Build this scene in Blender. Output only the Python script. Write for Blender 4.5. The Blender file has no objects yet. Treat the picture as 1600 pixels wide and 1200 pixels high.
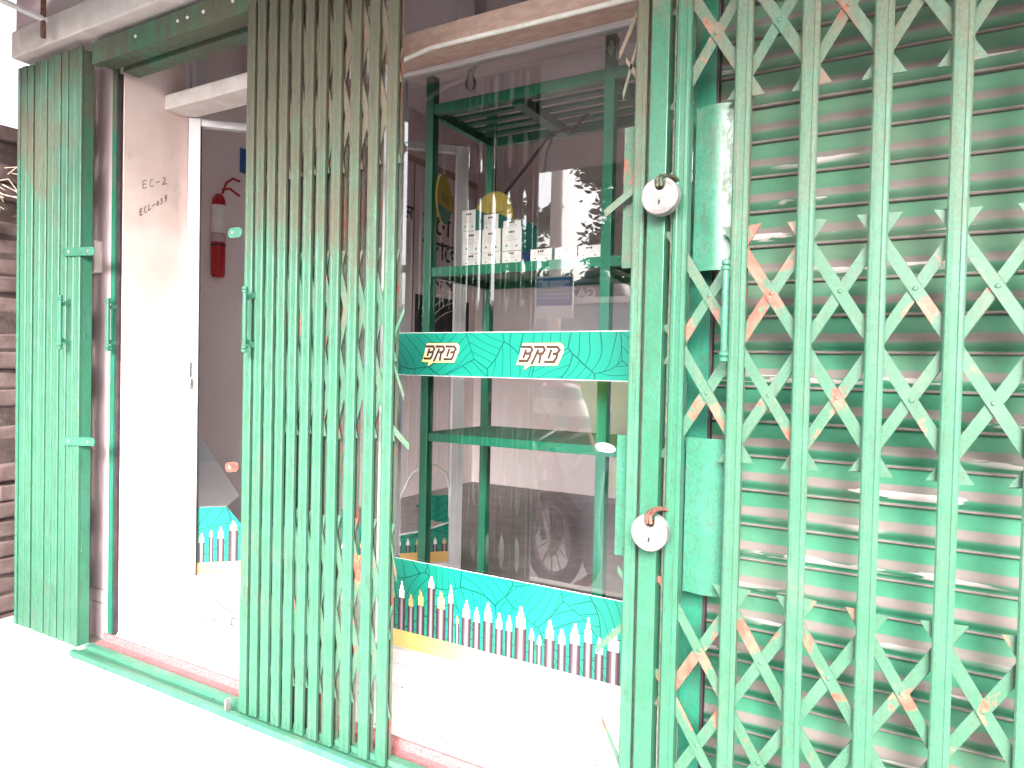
import bpy, math, random
from mathutils import Vector, Matrix
rnd = random.Random(7)
R = math.radians
S = bpy.context.scene
# ------------------------------------------------------------------ camera
F = 1099.19; YAW = R(-29.95468608); PITCH = R(-1.18375897); ROLL = R(1.24963742)
fw = Vector((math.sin(YAW)*math.cos(PITCH), math.cos(YAW)*math.cos(PITCH), math.sin(PITCH)))
r0 = fw.cross(Vector((0, 0, 1))).normalized(); u0 = r0.cross(fw)
rt = r0*math.cos(ROLL)+u0*math.sin(ROLL); up = -r0*math.sin(ROLL)+u0*math.cos(ROLL)
cam = bpy.data.objects.new('camera', bpy.data.cameras.new('camera'))
S.collection.objects.link(cam)
m3 = Matrix((rt, up, -fw)).transposed()
cam.matrix_world = Matrix.Translation((0, -1.4358, 1.07)) @ m3.to_4x4()
cam.data.sensor_width = 36; cam.data.lens = F/1600*36
cam.data.clip_start = 0.02; cam.data.clip_end = 500
S.camera = cam
# ------------------------------------------------------------------ light
SUN_EL, SUN_AZ = 27, -22      # elevation; degrees to the left of straight out into the street
sd = Vector((-math.sin(R(SUN_AZ))*math.cos(R(SUN_EL)), -math.cos(R(SUN_AZ))*math.cos(R(SUN_EL)), math.sin(R(SUN_EL))))
world = bpy.data.worlds.new('World'); S.world = world; world.use_nodes = True
wn = world.node_tree.nodes; wl = world.node_tree.links
bg = wn['Background']; sky = wn.new('ShaderNodeTexSky'); sky.sky_type = 'NISHITA'; sky.sun_disc = False
sky.sun_elevation = R(SUN_EL); sky.sun_rotation = math.atan2(sd.x, sd.y)
sky.air_density = 1.0; sky.dust_density = 6.0; sky.ozone_density = 0.6
hs = wn.new('ShaderNodeHueSaturation'); hs.inputs['Saturation'].default_value = 0.25; hs.inputs['Value'].default_value = 1.0
wl.new(sky.outputs[0], hs.inputs['Color']); wl.new(hs.outputs[0], bg.inputs[0]); bg.inputs[1].default_value = 0.15
sun = bpy.data.objects.new('sun', bpy.data.lights.new('sun', 'SUN')); S.collection.objects.link(sun)
sun.data.energy = 1.25; sun.data.angle = R(26); sun.data.color = (1.0, 0.95, 0.9)
sun.rotation_euler = sd.to_track_quat('Z', 'Y').to_euler()
S.view_settings.view_transform = 'Standard'; S.view_settings.look = 'None'; S.view_settings.gamma = 1
S.view_settings.use_curve_mapping = False; S.view_settings.exposure = 2.7
S.render.engine = 'CYCLES'
S.cycles.use_denoising = True; S.cycles.max_bounces = 12; S.cycles.diffuse_bounces = 9
S.cycles.glossy_bounces = 4; S.cycles.transparent_max_bounces = 16; S.cycles.sample_clamp_indirect = 12
S.cycles.caustics_reflective = False; S.cycles.caustics_refractive = False

# ------------------------------------------------------------------ materials
class NT:
    def __init__(s, name):
        s.m = bpy.data.materials.new(name); s.m.use_nodes = True
        s.t = s.m.node_tree; s.n = s.t.nodes; s.b = s.n['Principled BSDF']; s.out = s.n['Material Output']
    def l(s, a, b): s.t.links.new(a, b)
    def pos(s, kind='pos', scale=(1, 1, 1), rot=(0, 0, 0)):
        if kind == 'pos': o = s.n.new('ShaderNodeNewGeometry').outputs['Position']
        else: o = s.n.new('ShaderNodeTexCoord').outputs['Object']
        mp = s.n.new('ShaderNodeMapping'); mp.inputs['Scale'].default_value = scale; mp.inputs['Rotation'].default_value = rot
        s.l(o, mp.inputs[0]); return mp.outputs[0]
    def noise(s, vec, scale=5, detail=4, rough=0.6, dist=0.0):
        t = s.n.new('ShaderNodeTexNoise'); t.inputs['Scale'].default_value = scale
        t.inputs['Detail'].default_value = detail; t.inputs['Roughness'].default_value = rough; t.inputs['Distortion'].default_value = dist
        s.l(vec, t.inputs['Vector']); return t.outputs[0]
    def ramp(s, v, a, b, lo=0.0, hi=1.0, smooth=True):
        t = s.n.new('ShaderNodeMapRange'); t.interpolation_type = 'SMOOTHSTEP' if smooth else 'LINEAR'
        t.inputs[1].default_value = a; t.inputs[2].default_value = b; t.inputs[3].default_value = lo; t.inputs[4].default_value = hi
        s.l(v, t.inputs[0]); return t.outputs[0]
    def math(s, op, a, b=None, c=None):
        t = s.n.new('ShaderNodeMath'); t.operation = op
        for i, v in enumerate((a, b, c)):
            if v is None: continue
            if isinstance(v, (int, float)): t.inputs[i].default_value = v
            else: s.l(v, t.inputs[i])
        return t.outputs[0]
    def mix(s, f, a, b):
        t = s.n.new('ShaderNodeMix'); t.data_type = 'RGBA'
        if isinstance(f, (int, float)): t.inputs[0].default_value = f
        else: s.l(f, t.inputs[0])
        for i, v in ((6, a), (7, b)):
            if isinstance(v, tuple): t.inputs[i].default_value = (*v, 1)
            else: s.l(v, t.inputs[i])
        return t.outputs[2]
    def xyz(s, v):
        t = s.n.new('ShaderNodeSeparateXYZ'); s.l(v, t.inputs[0]); return t.outputs
    def bump(s, h, strength=0.3, dist=0.002):
        t = s.n.new('ShaderNodeBump'); t.inputs['Strength'].default_value = strength; t.inputs['Distance'].default_value = dist
        s.l(h, t.inputs['Height']); s.l(t.outputs[0], s.b.inputs['Normal'])
    def fin(s, col, rough=0.6, metal=0.0, spec=0.4):
        if isinstance(col, tuple): s.b.inputs['Base Color'].default_value = (*col, 1)
        else: s.l(col, s.b.inputs['Base Color'])
        if isinstance(rough, (int, float)): s.b.inputs['Roughness'].default_value = rough
        else: s.l(rough, s.b.inputs['Roughness'])
        s.b.inputs['Metallic'].default_value = metal; s.b.inputs['Specular IOR Level'].default_value = spec
        return s.m

def mottled(name, c1, c2, scale=6, rough=0.7, bump=0.15, stretch=(1, 1, 1), spec=0.3, lo=0.35, hi=0.7, metal=0.0):
    t = NT(name); v = t.pos(scale=stretch)
    n = t.noise(v, scale, 6, 0.65); f = t.ramp(n, lo, hi)
    col = t.mix(f, c1, c2); n2 = t.noise(v, scale*9, 4, 0.7)
    if bump: t.bump(n2, bump, 0.003)
    return t.fin(col, rough, metal, spec)

GREEN = (0.036, 0.150, 0.092); DUST = (0.125, 0.110, 0.082)
def gate_paint(name, green=GREEN, dust=DUST, amount=0.5, rust=0.0, z_lo=0.2, z_hi=2.1, rough=0.55, dtop=0.24):
    """green enamel under street dust: dirt sits in vertical streaks and blotches, thicker towards the top"""
    t = NT(name); v = t.pos(scale=(1, 1, 0.28)); w = t.pos()
    z = t.xyz(t.n.new('ShaderNodeNewGeometry').outputs['Position'])[2]
    a = t.noise(v, 26, 6, 0.7); b = t.noise(w, 3.2, 5, 0.6); c = t.noise(w, 90, 4, 0.7)
    s = t.math('ADD', t.math('MULTIPLY', a, 0.5), t.math('ADD', t.math('MULTIPLY', b, 0.55), t.math('MULTIPLY', c, 0.3)))
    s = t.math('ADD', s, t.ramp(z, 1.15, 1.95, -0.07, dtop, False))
    f = t.ramp(s, 0.84-amount*0.36, 1.02-amount*0.2)
    g2 = t.mix(t.ramp(t.noise(w, 14, 5, 0.7), 0.35, 0.7), green, (green[0]*1.5, green[1]*1.12, green[2]*1.25))
    d2 = t.mix(t.noise(w, 30, 4, 0.6), dust, (dust[0]*1.05, dust[1]*0.9, dust[2]*0.85))
    col = t.mix(t.math('MULTIPLY', f, 0.86), g2, d2)
    if rust:
        n = t.noise(t.pos(scale=(1, 1, 0.75)), 9.5, 5, 0.62, 0.4); k = t.ramp(n, 0.70-rust, 0.76-rust)
        rc = t.mix(t.ramp(t.noise(w, 26, 4, 0.6), 0.35, 0.65), (0.27, 0.050, 0.036), (0.28, 0.13, 0.095))
        col = t.mix(t.math('MULTIPLY', k, 0.88), col, rc)
    chip = t.ramp(t.noise(w, 170, 3, 0.7), 0.74, 0.78); col = t.mix(t.math('MULTIPLY', chip, 0.5), col, (0.42, 0.46, 0.38))
    grit = t.ramp(t.noise(t.pos(scale=(1, 1, 0.6)), 210, 3, 0.8), 0.42, 0.62); col = t.mix(t.math('MULTIPLY', grit, 0.42), col, (0.055, 0.06, 0.045))
    col = t.mix(t.math('MULTIPLY', t.ramp(t.noise(t.pos(scale=(1, 1, 0.15)), 60, 4, 0.75), 0.5, 0.75), 0.45), col, (dust[0]*0.45, dust[1]*0.42, dust[2]*0.38))
    t.bump(t.math('ADD', c, t.math('MULTIPLY', a, 0.5)), 0.35, 0.0012)
    return t.fin(col, t.ramp(f, 0, 1, rough-0.12, rough+0.2, False), 0, 0.35)

M = {}
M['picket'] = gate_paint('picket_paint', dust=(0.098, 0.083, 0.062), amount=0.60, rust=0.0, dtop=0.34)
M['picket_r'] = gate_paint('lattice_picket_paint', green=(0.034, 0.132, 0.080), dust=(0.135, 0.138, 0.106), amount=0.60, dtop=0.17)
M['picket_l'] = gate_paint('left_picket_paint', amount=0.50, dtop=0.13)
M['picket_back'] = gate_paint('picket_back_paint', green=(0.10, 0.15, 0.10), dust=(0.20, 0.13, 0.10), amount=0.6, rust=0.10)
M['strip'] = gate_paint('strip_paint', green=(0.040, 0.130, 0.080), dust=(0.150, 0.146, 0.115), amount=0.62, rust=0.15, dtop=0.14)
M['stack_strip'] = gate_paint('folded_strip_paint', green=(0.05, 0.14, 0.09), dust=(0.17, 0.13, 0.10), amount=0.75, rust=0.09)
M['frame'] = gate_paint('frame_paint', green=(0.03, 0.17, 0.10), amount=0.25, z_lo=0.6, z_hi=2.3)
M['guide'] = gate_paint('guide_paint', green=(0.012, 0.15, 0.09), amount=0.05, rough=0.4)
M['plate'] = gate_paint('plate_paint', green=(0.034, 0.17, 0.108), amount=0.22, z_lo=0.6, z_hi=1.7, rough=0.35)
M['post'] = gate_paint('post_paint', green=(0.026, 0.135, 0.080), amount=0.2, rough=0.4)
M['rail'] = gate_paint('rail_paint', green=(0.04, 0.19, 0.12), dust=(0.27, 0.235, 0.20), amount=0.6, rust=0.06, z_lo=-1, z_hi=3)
M['rack'] = mottled('rack_paint', (0.012, 0.17, 0.10), (0.02, 0.22, 0.13), 7, 0.35, 0.05, spec=0.5)
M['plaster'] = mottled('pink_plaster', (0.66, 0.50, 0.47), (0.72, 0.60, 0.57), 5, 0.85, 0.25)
# left reveal: scuffed plaster
t = NT('scuffed_plaster'); v = t.pos(); f = t.ramp(t.noise(v, 4, 6, 0.6), 0.35, 0.7)
col = t.mix(f, (0.66, 0.51, 0.48), (0.75, 0.62, 0.59)); sc = t.ramp(t.noise(t.pos(scale=(1, 1, 0.6)), 38, 5, 0.75), 0.66, 0.74)
zz = t.xyz(t.n.new('ShaderNodeNewGeometry').outputs['Position'])[2]
sc = t.math('MULTIPLY', sc, t.ramp(t.noise(v, 5, 2), 0.45, 0.6)); col = t.mix(t.math('MULTIPLY', sc, 0.85), col, (0.16, 0.12, 0.12)); col = t.mix(t.ramp(t.noise(t.pos(scale=(1, 1, 0.4)), 11, 5, 0.7), 0.56, 0.8, 0, 0.5), col, (0.36, 0.26, 0.25))
t.bump(t.noise(v, 60, 5, 0.7), 0.25, 0.002); M['scuff'] = t.fin(col, 0.85)
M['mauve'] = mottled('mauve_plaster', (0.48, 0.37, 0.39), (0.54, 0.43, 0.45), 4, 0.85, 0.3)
M['inwall'] = mottled('inner_wall', (0.82, 0.71, 0.72), (0.85, 0.76, 0.77), 2, 0.85, 0.1)
M['ceil'] = mottled('ceiling_paint', (0.80, 0.72, 0.75), (0.84, 0.76, 0.79), 2, 0.9, 0.1)
M['terrazzo'] = mottled('red_terrazzo', (0.30, 0.10, 0.11), (0.42, 0.20, 0.20), 120, 0.7, 0.2)
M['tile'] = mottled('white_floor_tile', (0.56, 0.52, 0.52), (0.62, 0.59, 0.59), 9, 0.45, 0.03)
M['innerfloor'] = mottled('shade_dark_floor', (0.20, 0.17, 0.18), (0.28, 0.24, 0.25), 8, 0.5, 0.1)  # unlit depth of the shop put into a darker floor colour
M['eave'] = mottled('grey_eave_slab', (0.26, 0.235, 0.235), (0.34, 0.31, 0.31), 5, 0.9, 0.2)
M['apron'] = mottled('apron_concrete', (0.46, 0.43, 0.41), (0.54, 0.51, 0.49), 3.5, 0.85, 0.4)
M['street'] = mottled('street_concrete', (0.40, 0.37, 0.35), (0.50, 0.46, 0.44), 1.4, 0.9, 0.4)
M['lintel'] = mottled('lintel_concrete', (0.66, 0.58, 0.56), (0.74, 0.70, 0.70), 14, 0.8, 0.4)
M['wood'] = mottled('pink_stone_trim', (0.42, 0.28, 0.24), (0.52, 0.38, 0.33), 50, 0.6, 0.2, stretch=(0.35, 1, 1))
M['alu'] = mottled('white_aluminium', (0.66, 0.63, 0.66), (0.74, 0.70, 0.73), 6, 0.3, 0.02, spec=0.6)
M['rubber'] = mottled('black_gasket', (0.03, 0.02, 0.025), (0.05, 0.035, 0.04), 20, 0.6, 0)
M['steel'] = mottled('worn_steel', (0.15, 0.135, 0.135), (0.32, 0.29, 0.29), 34, 0.45, 0.3, metal=0.2, spec=0.6)
M['darkmetal'] = mottled('dark_link', (0.05, 0.07, 0.05), (0.14, 0.12, 0.08), 80, 0.5, 0.4, metal=0.5)
M['rustmetal'] = mottled('rusty_link', (0.12, 0.05, 0.04), (0.22, 0.12, 0.09), 80, 0.6, 0.4, metal=0.2)
M['brick'] = mottled('old_brick', (0.10, 0.068, 0.066), (0.17, 0.122, 0.118), 11, 0.95, 0.9)
M['mortar'] = mottled('mortar', (0.05, 0.034, 0.033), (0.09, 0.065, 0.06), 20, 0.95, 0.8)
M['white'] = mottled('white_card', (0.74, 0.71, 0.70), (0.80, 0.78, 0.77), 20, 0.55, 0)
M['teal'] = mottled('teal_card', (0.02, 0.20, 0.17), (0.03, 0.25, 0.21), 20, 0.5, 0)
M['blue'] = mottled('blue_card', (0.03, 0.10, 0.30), (0.05, 0.14, 0.36), 20, 0.5, 0)
M['brown'] = mottled('brown_ink', (0.055, 0.025, 0.02), (0.07, 0.035, 0.03), 20, 0.45, 0)
M['yellow'] = mottled('yellow_ink', (0.80, 0.68, 0.20), (0.84, 0.74, 0.32), 20, 0.45, 0)
M['orange'] = mottled('orange_ink', (0.62, 0.36, 0.12), (0.70, 0.46, 0.18), 6, 0.45, 0)
M['copper'] = mottled('copper_ink', (0.60, 0.36, 0.14), (0.72, 0.50, 0.25), 60, 0.45, 0)
M['red'] = mottled('red_enamel', (0.40, 0.015, 0.02), (0.46, 0.03, 0.035), 12, 0.3, 0)
M['disc'] = mottled('mustard_board', (0.50, 0.37, 0.07), (0.60, 0.46, 0.13), 6, 0.5, 0)
M['black'] = mottled('black_plastic', (0.015, 0.015, 0.018), (0.03, 0.03, 0.034), 20, 0.45, 0.1)
M['tin'] = mottled('galvanised_tin', (0.40, 0.52, 0.50), (0.55, 0.66, 0.64), 7, 0.4, 0.1)
M['tinunder'] = mottled('rusty_underside', (0.17, 0.08, 0.07), (0.28, 0.16, 0.14), 8, 0.8, 0.3)
M['darkgreen'] = mottled('dark_green_sheet', (0.015, 0.05, 0.035), (0.03, 0.08, 0.06), 8, 0.6, 0.1)
M['string'] = mottled('pale_string', (0.6, 0.58, 0.56), (0.7, 0.68, 0.66), 30, 0.8, 0)
M['straw'] = mottled('dry_stem', (0.42, 0.36, 0.27), (0.66, 0.60, 0.52), 30, 0.9, 0)
M['leaf'] = mottled('leaf_green', (0.02, 0.055, 0.014), (0.05, 0.10, 0.03), 4, 0.6, 0)
M['leaf2'] = mottled('leaf_pale', (0.06, 0.10, 0.04), (0.10, 0.14, 0.06), 4, 0.6, 0)
M['bark'] = mottled('bark', (0.10, 0.07, 0.05), (0.18, 0.14, 0.11), 14, 0.95, 0.6)
M['bluewall'] = mottled('faded_blue_wall', (0.20, 0.30, 0.34), (0.34, 0.42, 0.44), 1.6, 0.9, 0.3, stretch=(1, 1, 0.3))
M['lime'] = mottled('lime_paint', (0.30, 0.66, 0.12), (0.38, 0.74, 0.18), 6, 0.5, 0)
M['pole'] = mottled('concrete_pole', (0.50, 0.44, 0.41), (0.60, 0.54, 0.50), 8, 0.9, 0.3)
M['skin'] = mottled('skin', (0.24, 0.12, 0.075), (0.28, 0.15, 0.095), 9, 0.55, 0)
M['hair'] = mottled('black_hair', (0.012, 0.01, 0.01), (0.02, 0.017, 0.015), 60, 0.6, 0.3)
M['jeans'] = mottled('grey_denim', (0.34, 0.35, 0.44), (0.46, 0.47, 0.56), 30, 0.9, 0.4)
M['navy'] = mottled('dark_trousers', (0.02, 0.022, 0.035), (0.035, 0.038, 0.055), 20, 0.9, 0.3)
M['pinkshirt'] = mottled('salmon_shirt', (0.50, 0.25, 0.20), (0.58, 0.33, 0.27), 12, 0.9, 0.2)
M['blackcloth'] = mottled('black_cloth', (0.015, 0.013, 0.016), (0.03, 0.027, 0.03), 12, 0.9, 0.2)
t = NT('striped_shirt'); z = t.xyz(t.pos())[2]
k = t.ramp(t.math('FRACT', t.math('MULTIPLY', z, 5.2)), 0.55, 0.62); M['stripes'] = t.fin(t.mix(k, (0.60, 0.62, 0.56), (0.08, 0.24, 0.16)), 0.9)
# clear glass: transparent pane with a real Fresnel reflection from its two faces
t = NT('clear_glass'); tr = t.n.new('ShaderNodeBsdfTransparent'); gl = t.n.new('ShaderNodeBsdfGlossy'); gl.inputs['Roughness'].default_value = 0.0
tr.inputs[0].default_value = (0.965, 0.975, 0.97, 1)
fr = t.n.new('ShaderNodeFresnel'); fr.inputs['IOR'].default_value = 1.52
mx = t.n.new('ShaderNodeMixShader'); t.l(t.math('MINIMUM', t.math('MULTIPLY', fr.outputs[0], 5.0), 1.0), mx.inputs[0])
t.l(tr.outputs[0], mx.inputs[1]); t.l(gl.outputs[0], mx.inputs[2]); t.l(mx.outputs[0], t.out.inputs[0]); M['glass'] = t.m
t = NT('shard_glass'); t.b.inputs['Alpha'].default_value = 0.30; t.b.inputs['Specular IOR Level'].default_value = 0.1; M['shard'] = t.fin((0.62, 0.66, 0.64), 0.5, 0, 0.1)
# teal vinyl with a woven line print
def vinyl(name, plane='pos', c=(0.008, 0.215, 0.155)):
    t = NT(name)
    v = t.pos(scale=(1, 1, 1)) if plane == 'pos' else t.pos('obj')
    x, y, z = t.xyz(v)
    cb = t.n.new('ShaderNodeCombineXYZ'); t.l(x, cb.inputs[0]); t.l(z, cb.inputs[1])
    warp = t.n.new('ShaderNodeTexNoise'); warp.inputs['Scale'].default_value = 5; warp.inputs['Detail'].default_value = 1; t.l(cb.outputs[0], warp.inputs['Vector'])
    va = t.n.new('ShaderNodeVectorMath'); va.operation = 'MULTIPLY_ADD'; va.inputs[1].default_value = (0.10, 0.10, 0)
    t.l(warp.outputs['Color'], va.inputs[0]); t.l(cb.outputs[0], va.inputs[2])
    vo = t.n.new('ShaderNodeTexVoronoi'); vo.voronoi_dimensions = '2D'; vo.inputs['Scale'].default_value = 7.0; t.l(va.outputs[0], vo.inputs['Vector'])
    ve = t.n.new('ShaderNodeTexVoronoi'); ve.voronoi_dimensions = '2D'; ve.feature = 'DISTANCE_TO_EDGE'; ve.inputs['Scale'].default_value = 7.0; t.l(va.outputs[0], ve.inputs['Vector'])
    cr = t.xyz(vo.outputs['Color']); ang = t.math('MULTIPLY', cr[0], 6.283)
    X2, Y2, _ = t.xyz(va.outputs[0])
    d = t.math('ADD', t.math('MULTIPLY', X2, t.math('COSINE', ang)), t.math('MULTIPLY', Y2, t.math('SINE', ang)))
    fr = t.math('FRACT', t.math('MULTIPLY', d, 33)); e = t.math('ABSOLUTE', t.math('SUBTRACT', fr, 0.5))
    line = t.ramp(e, 0.445, 0.475); edge = t.ramp(ve.outputs['Distance'], 0.008, 0.016, 1, 0)
    col = t.mix(t.math('MAXIMUM', line, edge), c, (0.0, 0.07, 0.06))
    return t.fin(col, 0.3, 0, 0.5)
M['vinyl'] = vinyl('teal_woven_vinyl')
def shaft_mat():
    t = NT('cable_sheath_ink'); return t.fin((0.045, 0.026, 0.032), 0.4)
M['shaft'] = shaft_mat()
M['shaft_light'] = mottled('cable_sheath_highlight', (0.30, 0.22, 0.25), (0.34, 0.25, 0.29), 8, 0.4, 0)
M['shaft_mid'] = mottled('cable_sheath_mid', (0.10, 0.065, 0.078), (0.12, 0.08, 0.092), 8, 0.4, 0)
# roller shutter slat: enamel, with dust and paint drips lying on the outward slope
t = NT('slat_paint'); ob = t.n.new('ShaderNodeTexCoord').outputs['Object']; z = t.xyz(ob)[2]
w = t.pos(); n1 = t.noise(t.pos(scale=(0.25, 1, 1)), 22, 5, 0.7); n2 = t.noise(w, 2.6, 4, 0.6)
zz = t.math('ADD', z, t.math('MULTIPLY', t.math('SUBTRACT', n1, 0.5), 0.010))
band = t.math('MULTIPLY', t.ramp(zz, -0.0345, -0.0305, 1, 0), t.ramp(zz, -0.0535, -0.0475, 0, 1))
bead = t.ramp(z, -0.0690, -0.0680, 1, 0)
wz = t.xyz(t.n.new('ShaderNodeNewGeometry').outputs['Position'])[2]
film = t.math('ADD', t.ramp(n2, 0.40, 0.68), t.ramp(wz, 1.05, 1.85, 0, 0.9, False))
film = t.math('ADD', t.math('MULTIPLY', t.math('MINIMUM', film, 1.0), 0.48), 0.07)
g = t.mix(t.ramp(t.noise(w, 9, 5, 0.7), 0.3, 0.7), (0.016, 0.125, 0.070), (0.026, 0.165, 0.098))
g = t.mix(film, g, (0.14, 0.165, 0.12))
dustc = t.mix(t.noise(w, 40, 4, 0.7), (0.125, 0.10, 0.095), (0.165, 0.14, 0.133))
col = t.mix(t.math('MULTIPLY', t.math('MAXIMUM', band, bead), t.ramp(n1, 0.25, 0.5, 0.72, 0.97)), g, dustc)
sp = t.ramp(t.noise(t.pos(scale=(0.22, 1, 1.4)), 26, 3, 0.6), 0.70, 0.715)
gate = t.math('MULTIPLY', t.ramp(z, -0.045, -0.046, 0, 1), t.ramp(z, -0.060, -0.062, 1, 0))
gate = t.math('MULTIPLY', gate, t.ramp(t.noise(t.pos(scale=(1, 1, 6)), 1.7, 2), 0.5, 0.56))
sp = t.ramp(t.noise(t.pos(scale=(0.22, 1, 1.4)), 26, 3, 0.6), 0.53, 0.55)
col = t.mix(t.math('MULTIPLY', t.math('MULTIPLY', sp, gate), 0.85), col, (0.42, 0.37, 0.37))
t.bump(t.noise(w, 120, 4, 0.7), 0.2, 0.001); M['slat'] = t.fin(col, 0.75, 0, 0.2)
# ------------------------------------------------------------------ mesh helpers
class MB:
    def __init__(s): s.v = []; s.f = []; s.mi = []; s.mats = []; s.cur = 0
    def mat(s, m):
        if m not in s.mats: s.mats.append(m)
        s.cur = s.mats.index(m); return s
    def add(s, vs, fs):
        o = len(s.v); s.v += [tuple(p) for p in vs]
        for f in fs: s.f.append([o+i for i in f]); s.mi.append(s.cur)
        return s
    def box(s, x0, x1, y0, y1, z0, z1):
        return s.add([(x, y, z) for x in (x0, x1) for y in (y0, y1) for z in (z0, z1)],
                     [(0, 1, 3, 2), (4, 6, 7, 5), (0, 4, 5, 1), (2, 3, 7, 6), (0, 2, 6, 4), (1, 5, 7, 3)])
    def prism(s, poly, y0, y1, to=None):
        """polygon in (x,z) extruded along y; to maps (x,y,z) -> point"""
        n = len(poly); a = sum(poly[i][0]*poly[(i+1) % n][1]-poly[(i+1) % n][0]*poly[i][1] for i in range(n))
        if a < 0: poly = poly[::-1]
        vs = [(p[0], y0, p[1]) for p in poly]+[(p[0], y1, p[1]) for p in poly]
        if to: vs = [to(*p) for p in vs]
        fs = [tuple(range(n)), tuple(range(2*n-1, n-1, -1))]+[(i, n+i, n+(i+1) % n, (i+1) % n) for i in range(n)]
        return s.add(vs, fs)
    def extr(s, prof, p0, p1, ax='x'):
        """open or closed profile of (a,b) pairs swept straight; ax x: (y,z) profile"""
        n = len(prof)
        if ax == 'x': vs = [(p0, a, b) for a, b in prof]+[(p1, a, b) for a, b in prof]
        else: vs = [(a, b, p0) for a, b in prof]+[(a, b, p1) for a, b in prof]
        return s.add(vs, [(i, i+1, n+i+1, n+i) for i in range(n-1)])
    def tube(s, pts, r, n=8, cap=True):
        pts = [Vector(p) for p in pts]; rs = r if isinstance(r, (list, tuple)) else [r]*len(pts)
        o = len(s.v); vs = []; fs = []; ref = None
        for i, p in enumerate(pts):
            d = (pts[min(i+1, len(pts)-1)]-pts[max(i-1, 0)]).normalized()
            if ref is None: ref = d.orthogonal().normalized()
            ref = (ref-d*ref.dot(d)).normalized(); b = d.cross(ref)
            for k in range(n):
                a = 2*math.pi*k/n; vs.append(p+(ref*math.cos(a)+b*math.sin(a))*rs[i])
        for i in range(len(pts)-1):
            for k in range(n): fs.append((i*n+k, i*n+(k+1) % n, (i+1)*n+(k+1) % n, (i+1)*n+k))
        if cap: fs += [tuple(range(n-1, -1, -1)), tuple(range((len(pts)-1)*n, len(pts)*n))]
        return s.add(vs, fs)
    def lathe(s, prof, c, ax='z', n=24):
        vs = []; fs = []
        for r, h in prof:
            for k in range(n):
                a = 2*math.pi*k/n; x, y = r*math.cos(a), r*math.sin(a)
                p = {'z': (x, y, h), 'y': (x, h, y), 'x': (h, x, y)}[ax]
                vs.append((c[0]+p[0], c[1]+p[1], c[2]+p[2]))
        m = len(prof)
        for i in range(m-1):
            for k in range(n): fs.append((i*n+k, i*n+(k+1) % n, (i+1)*n+(k+1) % n, (i+1)*n+k))
        fs += [tuple(range(n-1, -1, -1)), tuple(range((m-1)*n, m*n))]
        return s.add(vs, fs)
    def build(s, name, parent=None, at=None, smooth=False, bevel=0):
        org = Vector(at) if at is not None else (parent.matrix_world.translation.copy() if parent else Vector((0, 0, 0)))
        if parent is not None and at is None: org = Vector(parent['o'])
        me = bpy.data.meshes.new(name); me.from_pydata([Vector(p)-org for p in s.v], [], s.f)
        for m in s.mats: me.materials.append(m)
        me.polygons.foreach_set('material_index', s.mi)
        if smooth: me.polygons.foreach_set('use_smooth', [True]*len(me.polygons))
        me.update(); o = bpy.data.objects.new(name, me); S.collection.objects.link(o)
        o['o'] = tuple(org)
        if parent is not None:
            o.parent = parent; o.location = org-Vector(parent['o'])
        else: o.location = org
        if smooth:
            md = o.modifiers.new('s', 'EDGE_SPLIT'); md.split_angle = R(40)
        if bevel:
            md = o.modifiers.new('b', 'BEVEL'); md.width = bevel; md.segments = 2; md.limit_method = 'ANGLE'
        return o
def mb(m): return MB().mat(M[m])
def tag(o, label, cat, group=None):
    o['label'] = label; o['category'] = cat
    if group: o['group'] = group
    return o
def thing(name, label, cat, loc, group=None):
    o = bpy.data.objects.new(name, None); S.collection.objects.link(o); o.location = loc; o['o'] = tuple(loc)
    o.empty_display_size = 0.1
    return tag(o, label, cat, group)
def struct(o): o['kind'] = 'structure'; return o
def dup(o, dloc, parent=None):
    c = o.copy(); S.collection.objects.link(c)
    if parent is not None: c.parent = parent
    c.location = o.location+Vector(dloc); return c

# ------------------------------------------------------------------ ground
b = mb('street'); b.box(-60, 60, -60, -1.05, -0.62, -0.42); struct(b.build('street', at=(0, -10, -0.42)))
b = mb('apron'); b.box(-3.6, 6, -1.05, -0.0585, -0.6, -0.028); struct(b.build('apron_pavement', at=(0, -0.6, -0.045)))
b = mb('apron'); b.box(-4.4, 6, -0.051, 0.45, -0.6, -0.006); struct(b.build('shop_plinth', at=(0, 0, 0)))
b = mb('street'); b.box(-60, -3.603, -1.048, 60, -0.62, -0.44); b.box(-60, 60, 12, 60, -0.62, -0.44); struct(b.build('ground', at=(-8, 0, -0.44)))
b = mb('mortar'); b.box(-4.4, 6, -0.0585, -0.0515, -0.2, -0.034); struct(b.build('pavement_joint', at=(0, -.07, -.03)))
# ------------------------------------------------------------------ the shop building
shop = thing('shop_building', 'pink plastered shop front with raised white floor behind green folding gates', 'building', (-1.2, 0.4, 0))
b = mb('terrazzo'); b.box(-2.66, 1.2, 0.052, 0.112, -0.02, 0.006); b.box(-2.66, 1.2, 0.100, 0.1115, 0.004, 0.032); b.build('red_sill', shop, bevel=0.002)
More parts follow.
